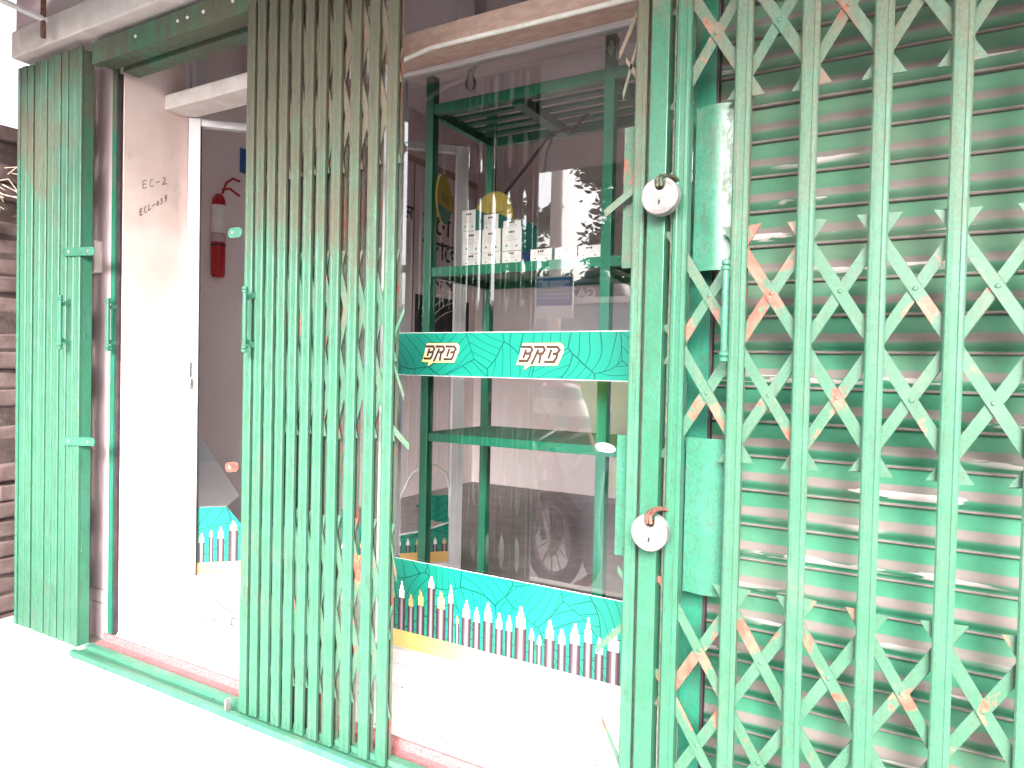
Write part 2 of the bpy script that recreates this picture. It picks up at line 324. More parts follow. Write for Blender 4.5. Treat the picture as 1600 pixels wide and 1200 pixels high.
# ramp and raised floor of the doorway
b = mb('tile'); b.prism([(0, 0), (0, 0)], 0, 0) if False else None
b.add([(-2.598, 0.112, 0.028), (-1.56, 0.112, 0.028), (-1.56, 0.19, 0.143), (-2.598, 0.19, 0.143), (-1.56, 0.112, -0.01), (-1.56, 0.19, -0.01)],
      [(0, 1, 2, 3), (1, 4, 5, 2)]); b.build('ramp', shop)
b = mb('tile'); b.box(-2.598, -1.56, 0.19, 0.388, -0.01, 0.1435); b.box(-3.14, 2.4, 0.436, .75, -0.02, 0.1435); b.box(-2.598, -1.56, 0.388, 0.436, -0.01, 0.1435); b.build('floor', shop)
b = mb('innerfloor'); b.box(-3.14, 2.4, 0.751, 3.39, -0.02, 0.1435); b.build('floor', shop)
b = mb('tile'); b.box(-1.557, 1.2, 0.1125, 0.371, -0.01, 0.030); b.build('window_ledge', shop)
b = mb('tile')
b.box(-1.557, 1.2, 0.376, 0.434, -0.01, 0.1425); riser = b.build('riser', shop)
for k, (x0, x1) in enumerate([(-1.556, -1.256), (-1.252, -0.956), (-0.952, -0.656), (-0.652, -0.40)]):
    for z0, z1 in ((0.031, 0.0955), (0.0985, 0.1410)):
        b = mb('tile'); b.box(x0, x1, 0.3715, 0.3765, z0, z1); b.build('tile', shop, bevel=0.0012)
b = mb('plaster'); b.box(-3.085, -2.604, 0.124, 0.398, 0.0, 2.9)   # pillar
b.build('pillar', shop)
b = mb('scuff'); b.box(-2.603, -2.598, 0.126, 0.392, 0.0, 2.9); b.build('pillar_side', shop)
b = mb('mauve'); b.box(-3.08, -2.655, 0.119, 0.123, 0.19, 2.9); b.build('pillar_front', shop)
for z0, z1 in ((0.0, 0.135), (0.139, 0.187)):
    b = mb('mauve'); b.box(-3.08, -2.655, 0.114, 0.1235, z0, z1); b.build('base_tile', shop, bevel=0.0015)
b = mb('scuff'); b.box(-2.597, -2.5935, 0.15, 0.37, 0.144, 0.25); b.build('skirting', shop)
b = mb('inwall'); b.box(-3.28, -3.15, 0.40, 3.5, 0, 3.1); b.box(-3.15, -2.62, 0.40, 0.47, 0, 3.1)
b.box(-3.28, 2.6, 3.4, 3.5, 0, 3.1); b.box(2.42, 2.6, 0.44, 3.4, 0, 3.1); b.box(1.2, 2.42, 0.12, 0.43, 0, 3.1); b.build('inner_wall', shop)
b = mb('ceil'); b.box(-3.28, 2.6, 0.44, 3.5, 2.9, 3.02); b.build('ceiling', shop)
# ledge over door and window
b = mb('lintel'); b.box(-2.5965, -1.5, 0.285, 0.40, 2.060, 2.118); b.build('door_ledge', shop, bevel=0.004)
b = mb('wood'); b.box(-1.497, 1.2, 0.300, 0.40, 2.032, 2.105); b.build('window_ledge_trim', shop, bevel=0.004)
b = mb('string'); b.tube([(-1.49, 0.29, 1.985), (-1.40, 0.288, 2.02), (-1.30, 0.287, 2.034), (-1.0, 0.287, 2.030), (-0.4, 0.287, 2.026)], 0.007, 8); b.build('edge_cord', shop, smooth=True)
b = mb('glass'); b.add([(-2.519, .398, 2.119), (1.2, .398, 2.119), (1.2, .398, 2.9), (-2.519, .398, 2.9)], [(0, 1, 2, 3)]); b.build('transom_pane', shop)
b = mb('alu'); b.box(-2.597, -2.575, 0.375, 0.40, 2.119, 2.9); b.box(-2.545, -2.52, 0.37, 0.40, 2.119, 2.9); b.build('transom_frame', shop)
b = mb('ceil'); b.box(-2.574, -2.546, 0.388, 0.40, 2.119, 2.9); b.build('transom_panel', shop)
b = mb('ceil'); b.box(-3.08, 1.2, 0.24, 0.37, 2.62, 2.9); b.build('soffit', shop)
# shutter housing beam and front beam
b = mb('frame'); b.box(-2.575, 1.2, 0.105, 0.165, 2.135, 2.62); b.build('shutter_beam', shop, bevel=0.003)
b = mb('lintel'); b.box(-3.105, 1.2, -0.024, 0.101, 2.2405, 2.345); fl = b.build('front_beam', shop, bevel=0.006)
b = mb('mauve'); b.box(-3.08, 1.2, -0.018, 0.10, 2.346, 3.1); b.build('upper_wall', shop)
# eave that shades the front
b = mb('eave')
b.box(-2.48, 3.2, -2.05, -0.027, 2.42, 2.46); b.build('eave', shop)
b = mb('darkgreen'); b.box(-2.80, -2.482, -0.6, -0.03, 2.40, 2.415); b.build('green_fascia', shop)
# inside the building: wall switch box
b = mb('lintel'); b.box(-2.80, -2.715, 0.085, 0.1185, 1.405, 1.525); sw = b.build('switch_box', at=(-2.757, 0.119, 1.405), bevel=0.004)
tag(sw, 'small square cream electrical box on the mauve wall behind the left gate', 'electrical box')

# pencilled marks on the reveal
def strokes(b, paths, w, y, to, close=False):
    for path in paths:
        y -= 0.00006
        for (x0, z0), (x1, z1) in zip(path, path[1:]):
            d = Vector((x1-x0, z1-z0)); L = d.length
            if L < 1e-6: continue
            d /= L; n = Vector((-d.y, d.x))*w/2; d = d*w*0.35
            q = [(x0-d.x+n.x, z0-d.y+n.y), (x0-d.x-n.x, z0-d.y-n.y), (x1+d.x-n.x, z1+d.y-n.y), (x1+d.x+n.x, z1+d.y+n.y)]
            y -= 0.00002; b.add([to(px, y, pz) for px, pz in q], [(0, 1, 2, 3)])
G = {'E': [[(.7, 1), (.1, .95), (.15, 0), (.75, .05)], [(.12, .5), (.6, .52)]],
     'C': [[(.7, .85), (.4, 1), (.2, .6), (.25, .15), (.5, 0), (.8, .15)]],
     'L': [[(.3, 1), (.2, .5), (.25, .05), (.75, .2)]],
     '-': [[(.1, .45), (.8, .55)]], '2': [[(.2, .8), (.45, 1), (.7, .75), (.5, .4), (.2, .05), (.9, .1)]],
     '0': [[(.5, .75), (.25, .5), (.3, .15), (.6, .1), (.75, .45), (.5, .75)]],
     '3': [[(.2, .8), (.6, .75), (.4, .45), (.7, .3), (.4, 0), (.15, .1)]],
     '9': [[(.7, .55), (.35, .5), (.3, .85), (.6, 1), (.75, .75), (.65, .3), (.4, 0)]]}
def scribble(text, y, z, dy, dz, h, w):
    b = mb('black'); n = len(text)
    for i, ch in enumerate(text):
        def to(a, yy, c, i=i): return (-2.5965, y+dy*(i+a)/n, z+dz*(i+a)/n+(c)*h)
        strokes(b, [[(p[0], p[1]) for p in pth] for pth in G[ch]], 0.001, 0, to) if False else None
        for pth in G[ch]:
            pts = [Vector(to(p[0], 0, p[1])) for p in pth]
            for p0, p1 in zip(pts, pts[1:]):
                d = (p1-p0).normalized(); nn = Vector((0, -d.z, d.y))*w/2
                b.add([p0+nn, p0-nn, p1-nn, p1+nn], [(0, 1, 2, 3)])
    return b.build('pencil_writing', shop)
scribble('EC-2', 0.197, 1.732, 0.105, 0.042, 0.030, 0.0022)
scribble('ECL-039', 0.188, 1.625, 0.115, 0.085, 0.026, 0.0022)

# ------------------------------------------------------------------ floor track and top track of the gates
tr = thing('floor_track', 'long green painted floor channel the folding gates slide in', 'gate track', (-1.0, 0, 0))
b = mb('rail'); b.box(-2.64, 1.2, -0.034, -0.014, -0.004, 0.016); b.box(-2.64, 1.2, 0.022, 0.050, -0.004, 0.018); b.box(-2.64, 1.2, -0.014, 0.022, -0.004, 0.004); b.build('channel', tr, bevel=0.002)
b = mb('steel'); b.box(-1.792, -1.786, -0.03, -0.012, 0.0, 0.05); b.build('stop_plate', tr)
b = mb('lintel'); b.box(-3.10, -2.645, -0.045, 0.05, -0.005, 0.012); b.build('mortar_bed', tr, bevel=0.004)
tt = thing('top_track', 'green steel top channel with rivets above the folding gates', 'gate track', (-1.0, 0, 2.14))
b = mb('frame'); b.box(-2.625, 1.2, 0.020, 0.050, 2.140, 2.220); b.box(-2.625, 1.2, 0.05, 0.10, 2.15, 2.162); b.build('channel', tt, bevel=0.002)
for x in (-2.36, -2.13, -2.08, -2.0, -1.86):
    b = mb('lintel'); b.lathe([(0.006, 0.0195), (0.005, 0.0165), (0.002, 0.015)][::-1], (x, 0, 2.185), 'y', 10); b.build('rivet', tt, smooth=True)

# ------------------------------------------------------------------ folding gates
def channel(w=0.032, d=0.012, t=0.002):
    h = w/2; e = 0.003
    return [(-h+0.0005, d), (-h, e), (-h+e, 0.0004), (-h*0.45, 0), (-h*0.32, 0.0011), (h*0.32, 0.0011), (h*0.45, 0), (h-e, 0.0004), (h, e), (h-0.0005, d), (h-t, d), (h-t, t+.001), (-h+t, t+.001), (-h+t, d), (-h+0.0005, d)]
def back_channel(w=0.030, d=0.014, t=0.002):
    h = w/2
    return [(-h, 0), (-h, d), (h, d), (h, 0), (h-t, 0), (h-t, d-t), (-h+t, d-t), (-h+t, 0), (-h, 0)]
def picket(parent, x, z0=0.008, z1=2.15, w=0.032, wob=0.0, m='picket'):
    b = mb(m); b.extr([(x+a+wob, c) for a, c in channel(w)], z0, z1, 'z'); sh = [rnd.uniform(-.0025, .0025) for _ in range(2)]
    n_ = len(b.v)//2; b.v = [(p[0]+sh[0 if k < n_ else 1], p[1]+sh[1]*.5, p[2]+sh[0]) for k, p in enumerate(b.v)]; o = b.build('picket', parent)
    b = mb('picket_back'); b.extr([(x+a+wob, c+0.0275) for a, c in back_channel(w-.010, .009)], z0+.01, z1-.01, 'z'); b.build('back_channel', parent)
def strip(parent, xa, za, xb, zb, over, layer, m='strip', w=0.0215, cut='h', bow=0.0):
    """flat bar through pivots (xa,za)-(xb,zb), ends running past the pivots, cut level"""
    dx, dz = xb-xa, zb-za; L = math.hypot(dx, dz); ux, uz = dx/L, dz/L
    hw = w/2/max(abs(uz), 0.2)
    x0, z0 = xa-ux*over, za-uz*over; x1, z1 = xb+ux*over, zb+uz*over
    y0 = 0.0145+layer*0.0045; poly = [(x0-hw, z0), (x0+hw, z0), (x1+hw, z1), (x1-hw, z1)]
    b = mb(m); b.prism(poly, y0, y0+0.003); sh = rnd.uniform(-.0018, .0018); b.v = [(p[0]+sh, p[1], p[2]+rnd.uniform(-.0025, .0025)) for p in b.v]
    return b.build('cross_strip', parent)
def rivet(b, x, z, r=0.005): b.lathe([(0.0, -0.0035), (r*0.6, -0.003), (r, -0.0008), (r, 0.001)], (x, 0.0, z), 'y', 8)
def lattice(parent, xs, zc, hd, over=0.045, m='strip', i0=0, i1=None, jit=0.003):
    n = len(xs)
    for i in range(-1, n-1):
        # down-right strip: top at i, middle at i+1, bottom at i+2 ; half strips at the ends
        t_, mdl, bt = i, i+1, i+2
        if t_ >= 0 and bt < n: p = (xs[t_], zc+hd, xs[bt], zc-hd)
        elif t_ < 0: p = (xs[0], zc, xs[1], zc-hd)
        else: p = (xs[n-2], zc+hd, xs[n-1], zc)
        j = rnd.uniform(-jit, jit)
        strip(parent, p[0], p[1]+j, p[2], p[3]+j, over, 0, m)
        if t_ >= 0 and bt < n: p = (xs[bt], zc+hd, xs[t_], zc-hd)
        elif t_ < 0: p = (xs[1], zc+hd, xs[0], zc)
        else: p = (xs[n-1], zc, xs[n-2], zc-hd)
        j = rnd.uniform(-jit, jit)
        strip(parent, p[0], p[1]+j, p[2], p[3]+j, over, 1, m)
def pull_handle(parent, x, y, z0, z1, side=-1):
    zc = [z0, z0+.012, z0+.022, z0+.03, (z0+z1)/2, z1-.03, z1-.022, z1-.012, z1]
    prof = [(.004, z0), (.0085, z0+.002), (.0085, z0+.009), (.006, z0+.011), (.0095, z0+.014), (.0095, z0+.019), (.0065, z0+.022), (.007, (z0+z1)/2), (.0065, z1-.022), (.0095, z1-.019), (.0095, z1-.014), (.006, z1-.011), (.0085, z1-.009), (.0085, z1-.002), (.004, z1)]
    b = mb('plate'); b.lathe(prof, (x, y, 0), 'z', 14)
    for z, s in ((z0+0.035, -1), (z1-0.035, 1)):
        b.prism([(0, z-.009*s), (0, z+.004*s), (abs(y)+.004, z+.024*s), (abs(y)+.004, z+.006*s)], -.002, .002, lambda p, q, r_: (x+q, y+p, r_))
    return b.build('pull_handle', parent, smooth=True)
def hasp(parent, x0, x1, z, tilt=0.0, m='plate', holes=(0.2, 0.8), y=-0.004):
    n = 10; h = 0.0155; L = x1-x0; pts = []
    for k in range(n+1):
        a = math.pi/2+math.pi*k/n; pts.append((x0+h+math.cos(a)*h, z+math.sin(a)*h))
    for k in range(n+1):
        a = -math.pi/2+math.pi*k/n; pts.append((x1-h+math.cos(a)*h, z+tilt+math.sin(a)*h))
    b = mb(m); b.prism(pts, y-0.003, y); o = b.build('hasp_plate', parent, bevel=0.0008)
    for f in holes:
        b = mb('steel'); xx = x0+L*f; b.lathe([(.0035, -.0015), (.007, -.001), (.007, 0.0)], (xx, y-0.003, z+tilt*f), 'y', 12); q = b.build('hasp_eye', o, smooth=True)
    return o
GROUPS = (1.862, 1.130, 0.398)
# right-hand gate, half open lattice
gr = thing('folding_gate', 'wide stretched green lattice gate with rust patched cross bars in front of the shutter', 'folding gate', (0.1, 0, 0), 'collapsible steel gates')
XR = [-0.4365+0.1222*i for i in range(9)]
XR[1] = -0.3145
for x in XR[1:]: picket(gr, x, m='picket_r')
b = mb('post'); b.extr([(XR[0]+a*0.86, c) for a, c in channel(0.036, 0.03)], 0.008, 2.15, 'z'); b.build('end_post', gr)
b = mb('darkmetal'); b.box(-0.4525, -0.4535, 0.0, 0.03, 0.01, 2.15) if False else b.box(-0.4555, -0.4525, 0.003, 0.045, 0.01, 2.15); b.build('end_flange', gr)
for zc in GROUPS: lattice(gr, XR, zc, 0.2, 0.0465)
for zc in GROUPS:
    for i, x in enumerate(XR[:-1]):
        for s_ in (-.1, .1):
            b = mb('strip'); b.lathe([(0, -.002), (.003, -.0015), (.005, 0)], (x+.0611, .0145, zc+s_), 'y', 8); b.build('rivet', gr)
hd_ = pull_handle(gr, -0.331, -0.034, 1.093, 1.294)
for z0, z1, x0, x1 in ((1.286, 1.630, -0.4205, -0.333), (0.604, 0.934, -0.424, -0.334)):
    b = mb('plate')
    n = 8; pr = [(x0+(x1-x0)*k/n, 0.047+0.004*math.cos(k/n*math.pi*2)) for k in range(n+1)]
    b.extr(pr, z0, z1, 'z'); b.extr([(a, c+.002) for a, c in pr[::-1]], z0, z1, 'z'); b.build('cover_plate', gr, smooth=True)
# middle leaf, nearly closed: posts where the padlocks hang
gm = thing('folding_gate', 'narrow folded green gate leaf left of the padlocks with bent strip ends', 'folding gate', (-0.5, 0, 0), 'collapsible steel gates')
b = mb('picket'); b.extr([(-0.5275+a*0.82, c) for a, c in channel(0.032)], 0.008, 2.15, 'z'); b.build('picket', gm)
b = mb('picket_back'); b.extr([(-0.5275+a*0.8, c+.029) for a, c in back_channel(0.03)], 0.008, 2.14, 'z'); b.build('back_channel', gm)
b = mb('post'); b.box(-0.505, -0.4665, -0.004, 0.034, 0.008, 2.15); b.build('end_post', gm, bevel=0.0015)
for (z, dz, L) in ((1.86, -.10, .045), (1.80, -.13, .035), (1.70, .05, .03), (1.47, -.05, .07), (0.52, -.07, .065), (0.61, .03, .02), (0.20, .10, .05), (0.10, -.09, .06)):
    b = mb('stack_strip'); x0 = -0.538; w = 0.010
    b.prism([(x0, z+w), (x0, z-w), (x0-L, z+dz-w), (x0-L*1.05, z+dz+w*0.6)], 0.016, 0.019); b.build('cross_strip', gm)
for z0, z1 in ((1.30, 1.61), (0.66, 0.93)):
    b = mb('plate') if z0 < 1 else mb('strip'); b.box(-0.578, -0.545, 0.044, 0.047, z0, z1); b.build('cover_plate', gm)
# middle folded stack
gs = thing('folding_gate', 'folded stack of eleven dusty green pickets standing in the middle of the doorway', 'folding gate', (-1.5, 0, 0), 'collapsible steel gates')
XS = [-1.752, -1.7095, -1.6595, -1.6105, -1.5645, -1.5135, -1.459, -1.4025, -1.340, -1.2745, -1.2115]
for i, x in enumerate(XS): picket(gs, x, w=0.0335, z1=2.15)
for zc in GROUPS: lattice(gs, XS, zc, 0.212, 0.046, 'stack_strip', jit=0.008)
for (z, dz, L) in ((1.16, .06, .03), (1.07, -.08, .034), (0.905, -.045, .055), (0.60, -.09, .02)):
    b = mb('stack_strip'); x0 = -1.196; b.prism([(x0, z+.011), (x0, z-.011), (x0+L, z+dz-.008), (x0+L, z+dz+.010)], 0.016, 0.019); b.build('cross_strip', gs)
pull_handle(gs, -1.718, -0.036, 1.102, 1.298)
hasp(gs, -1.835, -1.772, 1.466, 0, holes=(0.35,)); hasp(gs, -1.835, -1.772, 0.752, 0.004, 'rustmetal', holes=(0.35,))
# left folded stack
gl_ = thing('folding_gate', 'tightly folded green gate stack against the pillar at the far left with two clasp plates', 'folding gate', (-2.87, 0, 0), 'collapsible steel gates')
XL = [-3.055+0.0475*i for i in range(9)]
for x in XL: picket(gl_, x, w=0.040, z1=2.21, m='picket_l')
for zc in GROUPS: lattice(gl_, XL, zc, 0.214, 0.04, 'stack_strip')
pull_handle(gl_, -2.716, -0.034, 1.108, 1.306); pull_handle(gl_, -2.62, 0.085, 1.105, 1.305)
hasp(gl_, -2.757, -2.549, 1.468, -0.008); hasp(gl_, -2.747, -2.538, 0.768, 0.010)
b = mb('frame'); b.extr([(-2.664, 0.012), (-2.657, 0.012), (-2.657, 0.046), (-2.664, 0.046)], 0.01, 2.2, 'z'); b.build('end_flange', gl_)
b = mb('plate'); b.box(-3.098, -3.079, -0.002, 0.05, 0.0, 2.21); b.build('fixed_post', gl_)

# ------------------------------------------------------------------ padlocks
def padlock(x, z, label, link, tilt):
    p = thing('padlock', label, 'padlock', (x, -0.03, z), 'round steel padlocks')
    r = 0.0385; n = 40; notch = []
    poly = []
    for k in range(n+1):
        a = R(90+17)+R(360-34)*k/n; poly.append((x+r*math.cos(a), z+r*math.sin(a)))
    poly += [(x+0.010, z+0.020), (x+0.007, z+0.0135), (x, z+0.011), (x-0.007, z+0.0135), (x-0.010, z+0.020)]
    b = mb('steel'); b.prism(poly, -0.052, -0.026); o = b.build('lock_body', p, bevel=0.0035)
    b = mb('steel'); ring = [(x+0.031*math.cos(R(115+310*k/30)), -0.0525, z+0.031*math.sin(R(115+310*k/30))) for k in range(31)]
    b.tube(ring, 0.0007, 6); b.build('rim_groove', o)
    b = mb('black')
    for q in range(5):
        a = rnd.uniform(0, 6.28); rr_ = rnd.uniform(.012, .028); px_, pz_ = x+rr_*math.cos(a), z-.004+rr_*math.sin(a)*.7
        b.tube([(px_, -.0521, pz_), (px_+rnd.uniform(-.006, .006), -.0521, pz_+rnd.uniform(-.006, .006))], .0003, 4)
    b.build('scratches', o)
    b = mb('black'); b.prism([(x-.0015+tilt*.0, z-.018), (x+.0018, z-.0175), (x+.0028, z-.009), (x-.0005, z-.0085)], -0.0535, -0.050); b.build('keyhole', o)
    for s in (-1, 1):
        b = mb(link); x0 = x+0.004*s; zt = z+0.046
        b.tube([(x0+0.024, 0.02, zt-0.012), (x0+0.012, -0.012, zt), (x0+0.002, -0.034, zt-.002), (x0-0.0015, -0.050, z+0.034), (x0-0.001, -0.050, z+0.021), (x0+0.0, -0.036, z+0.016), (x0+.003, 0.0, z+0.018)], 0.0042, 8)
        b.build('hasp_link', p, smooth=True)
    return p
padlock(-0.4640, 1.4285, 'round pale steel padlock on the upper dark green hasp', 'darkmetal', 0)
padlock(-0.4675, 0.7415, 'round pale steel padlock with a rim groove on the lower rusty hasp', 'rustmetal', 0)

# ------------------------------------------------------------------ roller shutter
rs = thing('roller_shutter', 'closed green corrugated roller shutter with dusty slats', 'roller shutter', (0.4, 0.14, 0))
prof = [(0.0065, 0.0), (0.0075, -0.006), (0.0065, -0.020), (0.0035, -0.0305), (-0.0035, -0.040), (-0.0065, -0.046), (-0.0060, -0.052), (-0.0015, -0.059), (0.0040, -0.064), (0.0060, -0.0672),
        (0.0000, -0.0676), (-0.0032, -0.0690), (-0.0042, -0.0712), (-0.0030, -0.0738), (0.0010, -0.0749), (0.0075, -0.0750), (0.0090, -0.0752)]
sl = None
ztop = 2.165+0.0017
k = 0
z = 1.0412+0.075*15
while z > 0.05:
    if sl is None:
        b = MB().mat(M['slat']); b.extr([(0.142+a, z+c) for a, c in prof][::-1], -0.435, 1.2, 'x'); sl = b.build('slat', rs, at=(0.4, 0.142, z), smooth=False); first = z
        for pl in sl.data.polygons: pl.use_smooth = True
        mdf = sl.modifiers.new('s', 'EDGE_SPLIT'); mdf.split_angle = R(50)
    else:
        q = dup(sl, (0, rnd.uniform(-.0012, .0012), z-first+rnd.uniform(-.0006, .0006)), rs); q.rotation_euler = (rnd.uniform(-.035, .035), rnd.uniform(-.0009, .0009), rnd.uniform(-.0012, .0012))
    z -= 0.075
b = mb('guide'); b.box(-0.444, -0.3965, 0.112, 0.150, 0.032, 2.14); b.build('guide_rail', rs, bevel=0.001)
b = mb('rubber'); b.box(-0.3965, -0.3915, 0.116, 0.134, 0.032, 2.14); b.build('guide_lip', rs)
b = mb('guide'); b.box(-2.650, -2.624, 0.111, 0.123, 0.03, 2.2); ggo = b.build('shutter_guide', at=(-2.63, 0.12, 0.03), bevel=0.001); tag(ggo, 'tall dark green shutter guide rail on the edge of the left pillar', 'shutter rail')
b = mb('rubber'); b.box(-2.6235, -2.6035, 0.117, 0.1255, 0.03, 2.14); b.build('guide_lip', ggo)

# ------------------------------------------------------------------ glass shop window
win = thing('shop_window', 'fixed glass shop window with white frame behind the folded gate', 'window', (-1.0, 0.4, 0.19))
b = mb('alu'); b.box(-1.553, -1.512, 0.372, 0.43, 0.031, 2.03); b.build('frame', win, bevel=0.002)
b = mb('alu'); b.box(-1.511, -1.496, 0.3885, 0.425, 0.1435, 2.03); b.box(-1.496, 1.2, 0.3885, 0.425, 0.1435, 0.160); b.box(-1.496, 1.2, 0.388, 0.425, 2.02, 2.031); b.box(1.17, 1.2, 0.388, .425, .2, 2.02); b.build('frame', win)
b = mb('glass'); b.box(-1.4955, 1.169, 0.400, 0.401, 0.1605, 2.0195)
b.v = []; b.f = []; b.mi = []; b.add([(-1.4955, 0.4, 0.1605), (1.169, 0.4, 0.1605), (1.169, 0.4, 2.0195), (-1.4955, 0.4, 2.0195)], [(0, 1, 2, 3)]); b.build('pane', win)
# horizontal printed band
band = thing('vinyl_band', 'teal printed band with two brown and yellow logos across the glass', 'sticker', (-1.0, 0.398, 1.045))
b = mb('vinyl'); b.box(-1.512, 1.169, 0.3955, 0.3985, 1.045, 1.1815); b.build('print', band)
b = mb('white'); b.box(-1.512, 1.169, 0.3952, 0.3988, 1.1816, 1.1835); b.box(-1.512, 1.169, 0.3952, 0.3988, 1.0435, 1.0449); b.build('edge_line', band)
OUTL = [(778, 300), (800, 235), (810, 185), (820, 164), (1072, 162), (1092, 183), (1091, 215), (1068, 268), (1052, 300), (872, 304), (832, 330), (840, 301)]
LET = [[(815, 187), (876, 187), (886, 205), (872, 227), (848, 229)], [(874, 231), (868, 252), (853, 275), (800, 275)], [(843, 207), (828, 252)],
       [(902, 187), (960, 187), (970, 205), (956, 227), (930, 229)], [(944, 231), (934, 284)], [(926, 207), (900, 260), (884, 292)],
       [(985, 187), (1052, 187), (1066, 205), (1050, 227), (1026, 229)], [(1052, 231), (1046, 254), (1030, 278), (972, 278)], [(1012, 207), (995, 254)]]
def logo(cx, cz, k, parent, y):
    T = lambda p: (cx+(p[0]-935)/4.21*.0021*k, cz-(p[1]-235)/4.21*.0020*k)
    b = mb('brown'); b.prism([T((935+(p[0]-935)*1.012, 235+(p[1]-235)*1.05)) for p in OUTL], y-.0004, y); o = b.build('logo', parent)
    b = mb('yellow'); b.prism([T(p) for p in OUTL], y-.0009, y-.0005); b.build('logo_outline', o)
    b = mb('straw'); b.prism([T((935+(p[0]-935)*.965, 233+(p[1]-233)*.86)) for p in OUTL[1:10]], y-.0013, y-.0010); b.build('logo_ground', o)
    b = mb('brown'); strokes(b, [[T(p) for p in L] for L in LET], .0083*k, y-.0015, lambda p, q, r_: (p, q, r_)); b.build('logo_letters', o)
logo(-1.321, 1.117, 0.93, band, 0.3950)
logo(-0.963, 1.115, 1.0, band, 0.3950)
# lower printed strip with cables
low = thing('vinyl_strip', 'teal printed strip picturing a row of cut cables along the bottom of the window', 'sticker', (-1.0, 0.398, 0.19))
b = mb('vinyl'); b.box(-1.512, 1.169, 0.3868, 0.3876, 0.147, 0.4385)
b.build('print', low)
b = mb('white'); b.box(-1.512, 1.169, 0.3866, 0.3876, 0.4386, 0.4400); b.build('edge_line', low)
# overexposure painted in: the amber ground turns yellow, then white, towards the right
b = mb('orange'); b.box(-1.512, -1.10, 0.3852, 0.3860, 0.147, 0.203); b.build('amber_ground', low)
b = mb('yellow'); b.box(-1.10, -0.95, 0.3852, 0.3860, 0.147, 0.203); b.build('amber_ground', low)
b = mb('white'); b.box(-0.95, 1.169, 0.3852, 0.3860, 0.147, 0.203); b.build('amber_ground', low)
CAB = [(-1.494, -1.479, 0.306, 0.333), (-1.466, -1.437, 0.31, 0.366), (-1.426, -1.4, 0.288, 0.335), (-1.389, -1.358, 0.298, 0.355), (-1.347, -1.318, 0.363, 0.401), (-1.312, -1.274, 0.303, 0.367), (-1.266, -1.245, 0.328, 0.386), (-1.237, -1.222, 0.269, 0.297), (-1.213, -1.179, 0.293, 0.349), (-1.172, -1.144, 0.288, 0.333), (-1.134, -1.099, 0.298, 0.356), (-1.091, -1.063, 0.284, 0.332), (-1.055, -1.029, 0.284, 0.331), (-1.022, -0.982, 0.301, 0.365), (-0.975, -0.954, 0.273, 0.308), (-0.948, -0.929, 0.264, 0.292), (-0.922, -0.888, 0.288, 0.344), (-0.88, -0.852, 0.282, 0.326), (-0.843, -0.807, 0.291, 0.35), (-0.798, -0.77, 0.304, 0.375), (-0.763, -0.736, 0.279, 0.325), (-0.728, -0.687, 0.295, 0.358), (-0.68, -0.654, 0.292, 0.344)]
def cable(parent, x0, x1, z0, zt, zu, kind, y, to=None):
    """a printed cable picture: sheath with its printed sheen, pale insulation and conductor tips"""
    b = MB(); w = x1-x0; to = to or (lambda p, q, r_: (p, q, r_))
    def q(m, a, c, za, zb, yy):
        b.mat(M[m]); b.add([to(a, yy, za), to(c, yy, za), to(c, yy, zb), to(a, yy, zb)], [(0, 1, 2, 3)])
    q('shaft', x0, x1, z0, zt, y); q('shaft_mid', x0+w*.22, x1-w*.22, z0, zt-.001, y-.0002); q('shaft_light', x0+w*.38, x1-w*.34, z0, zt-.002, y-.0004)
    d = zu-zt; m = 'copper' if kind else 'white'
    if kind:
        for i in range(4): q(m, x0+w*(.16+.18*i), x0+w*(.30+.18*i), zt, zt+d*(.55 if i in (0, 3) else 1.0-.1*i), y-.0002)
    else:
        q(m, x0+w*.12, x1-w*.12, zt, zt+d*.5, y-.0002); q(m, x0+w*.26, x1-w*.26, zt+d*.5, zt+d*.75, y-.0002); q(m, x0+w*.38, x1-w*.38, zt+d*.75, zu, y-.0002)
    return b.build('cable_picture', parent)
for i, (a, c, zt, zu) in enumerate(CAB): cable(low, a, c, 0.2035, zt, zu, i in (0, 2, 3, 5, 7), 0.3862)
tag_ = mb('white'); pts = [(-0.751+0.030*math.cos(R(a*15)), 0.857+0.013*math.sin(R(a*15))-0.1*0.03*math.cos(R(a*15))) for a in range(24)]
tag_.prism(pts, 0.3982, 0.3994); tag(tag_.build('oval_sticker', at=(-0.751, 0.398, 0.857)), 'small blank white oval sticker on the glass below the band', 'sticker')

# ------------------------------------------------------------------ open door leaf with broken glass
HX, HY = -2.55, 0.42; DX, DY = 0.7043, 0.7099
def D(u, v, z): return (HX+DX*u-DY*v, HY+DY*u+DX*v, z)   # v: thickness, + into room
door = thing('glass_door', 'white framed shop door standing open with most of its glass broken out', 'door', (HX, HY, 0.144))
def dbox(b, u0, u1, v0, v1, z0, z1):
    o = [D(u, v, z) for u in (u0, u1) for v in (v0, v1) for z in (z0, z1)]
    b.add(o, [(0, 1, 3, 2), (4, 6, 7, 5), (0, 4, 5, 1), (2, 3, 7, 6), (0, 2, 6, 4), (1, 5, 7, 3)])
b = mb('alu'); dbox(b, -0.047, -0.002, -.02, .02, 0.146, 2.056); b.build('stile', door, bevel=0.002)
b = mb('alu'); dbox(b, 1.050, 1.104, -.02, .02, 0.146, 2.056); b.build('stile', door, bevel=0.002)
b = mb('alu'); dbox(b, 0, 1.048, -.018, .018, 2.026, 2.056); b.build('top_rail', door, bevel=0.002)
b = mb('alu'); dbox(b, 0, 1.048, -.018, .018, 0.146, 0.198); b.build('bottom_rail', door, bevel=0.002)
def dpoly(m, pts, v0, v1): b = mb(m); b.prism(pts, v0, v1, lambda p, q, r_: D(p, q, r_)); return b
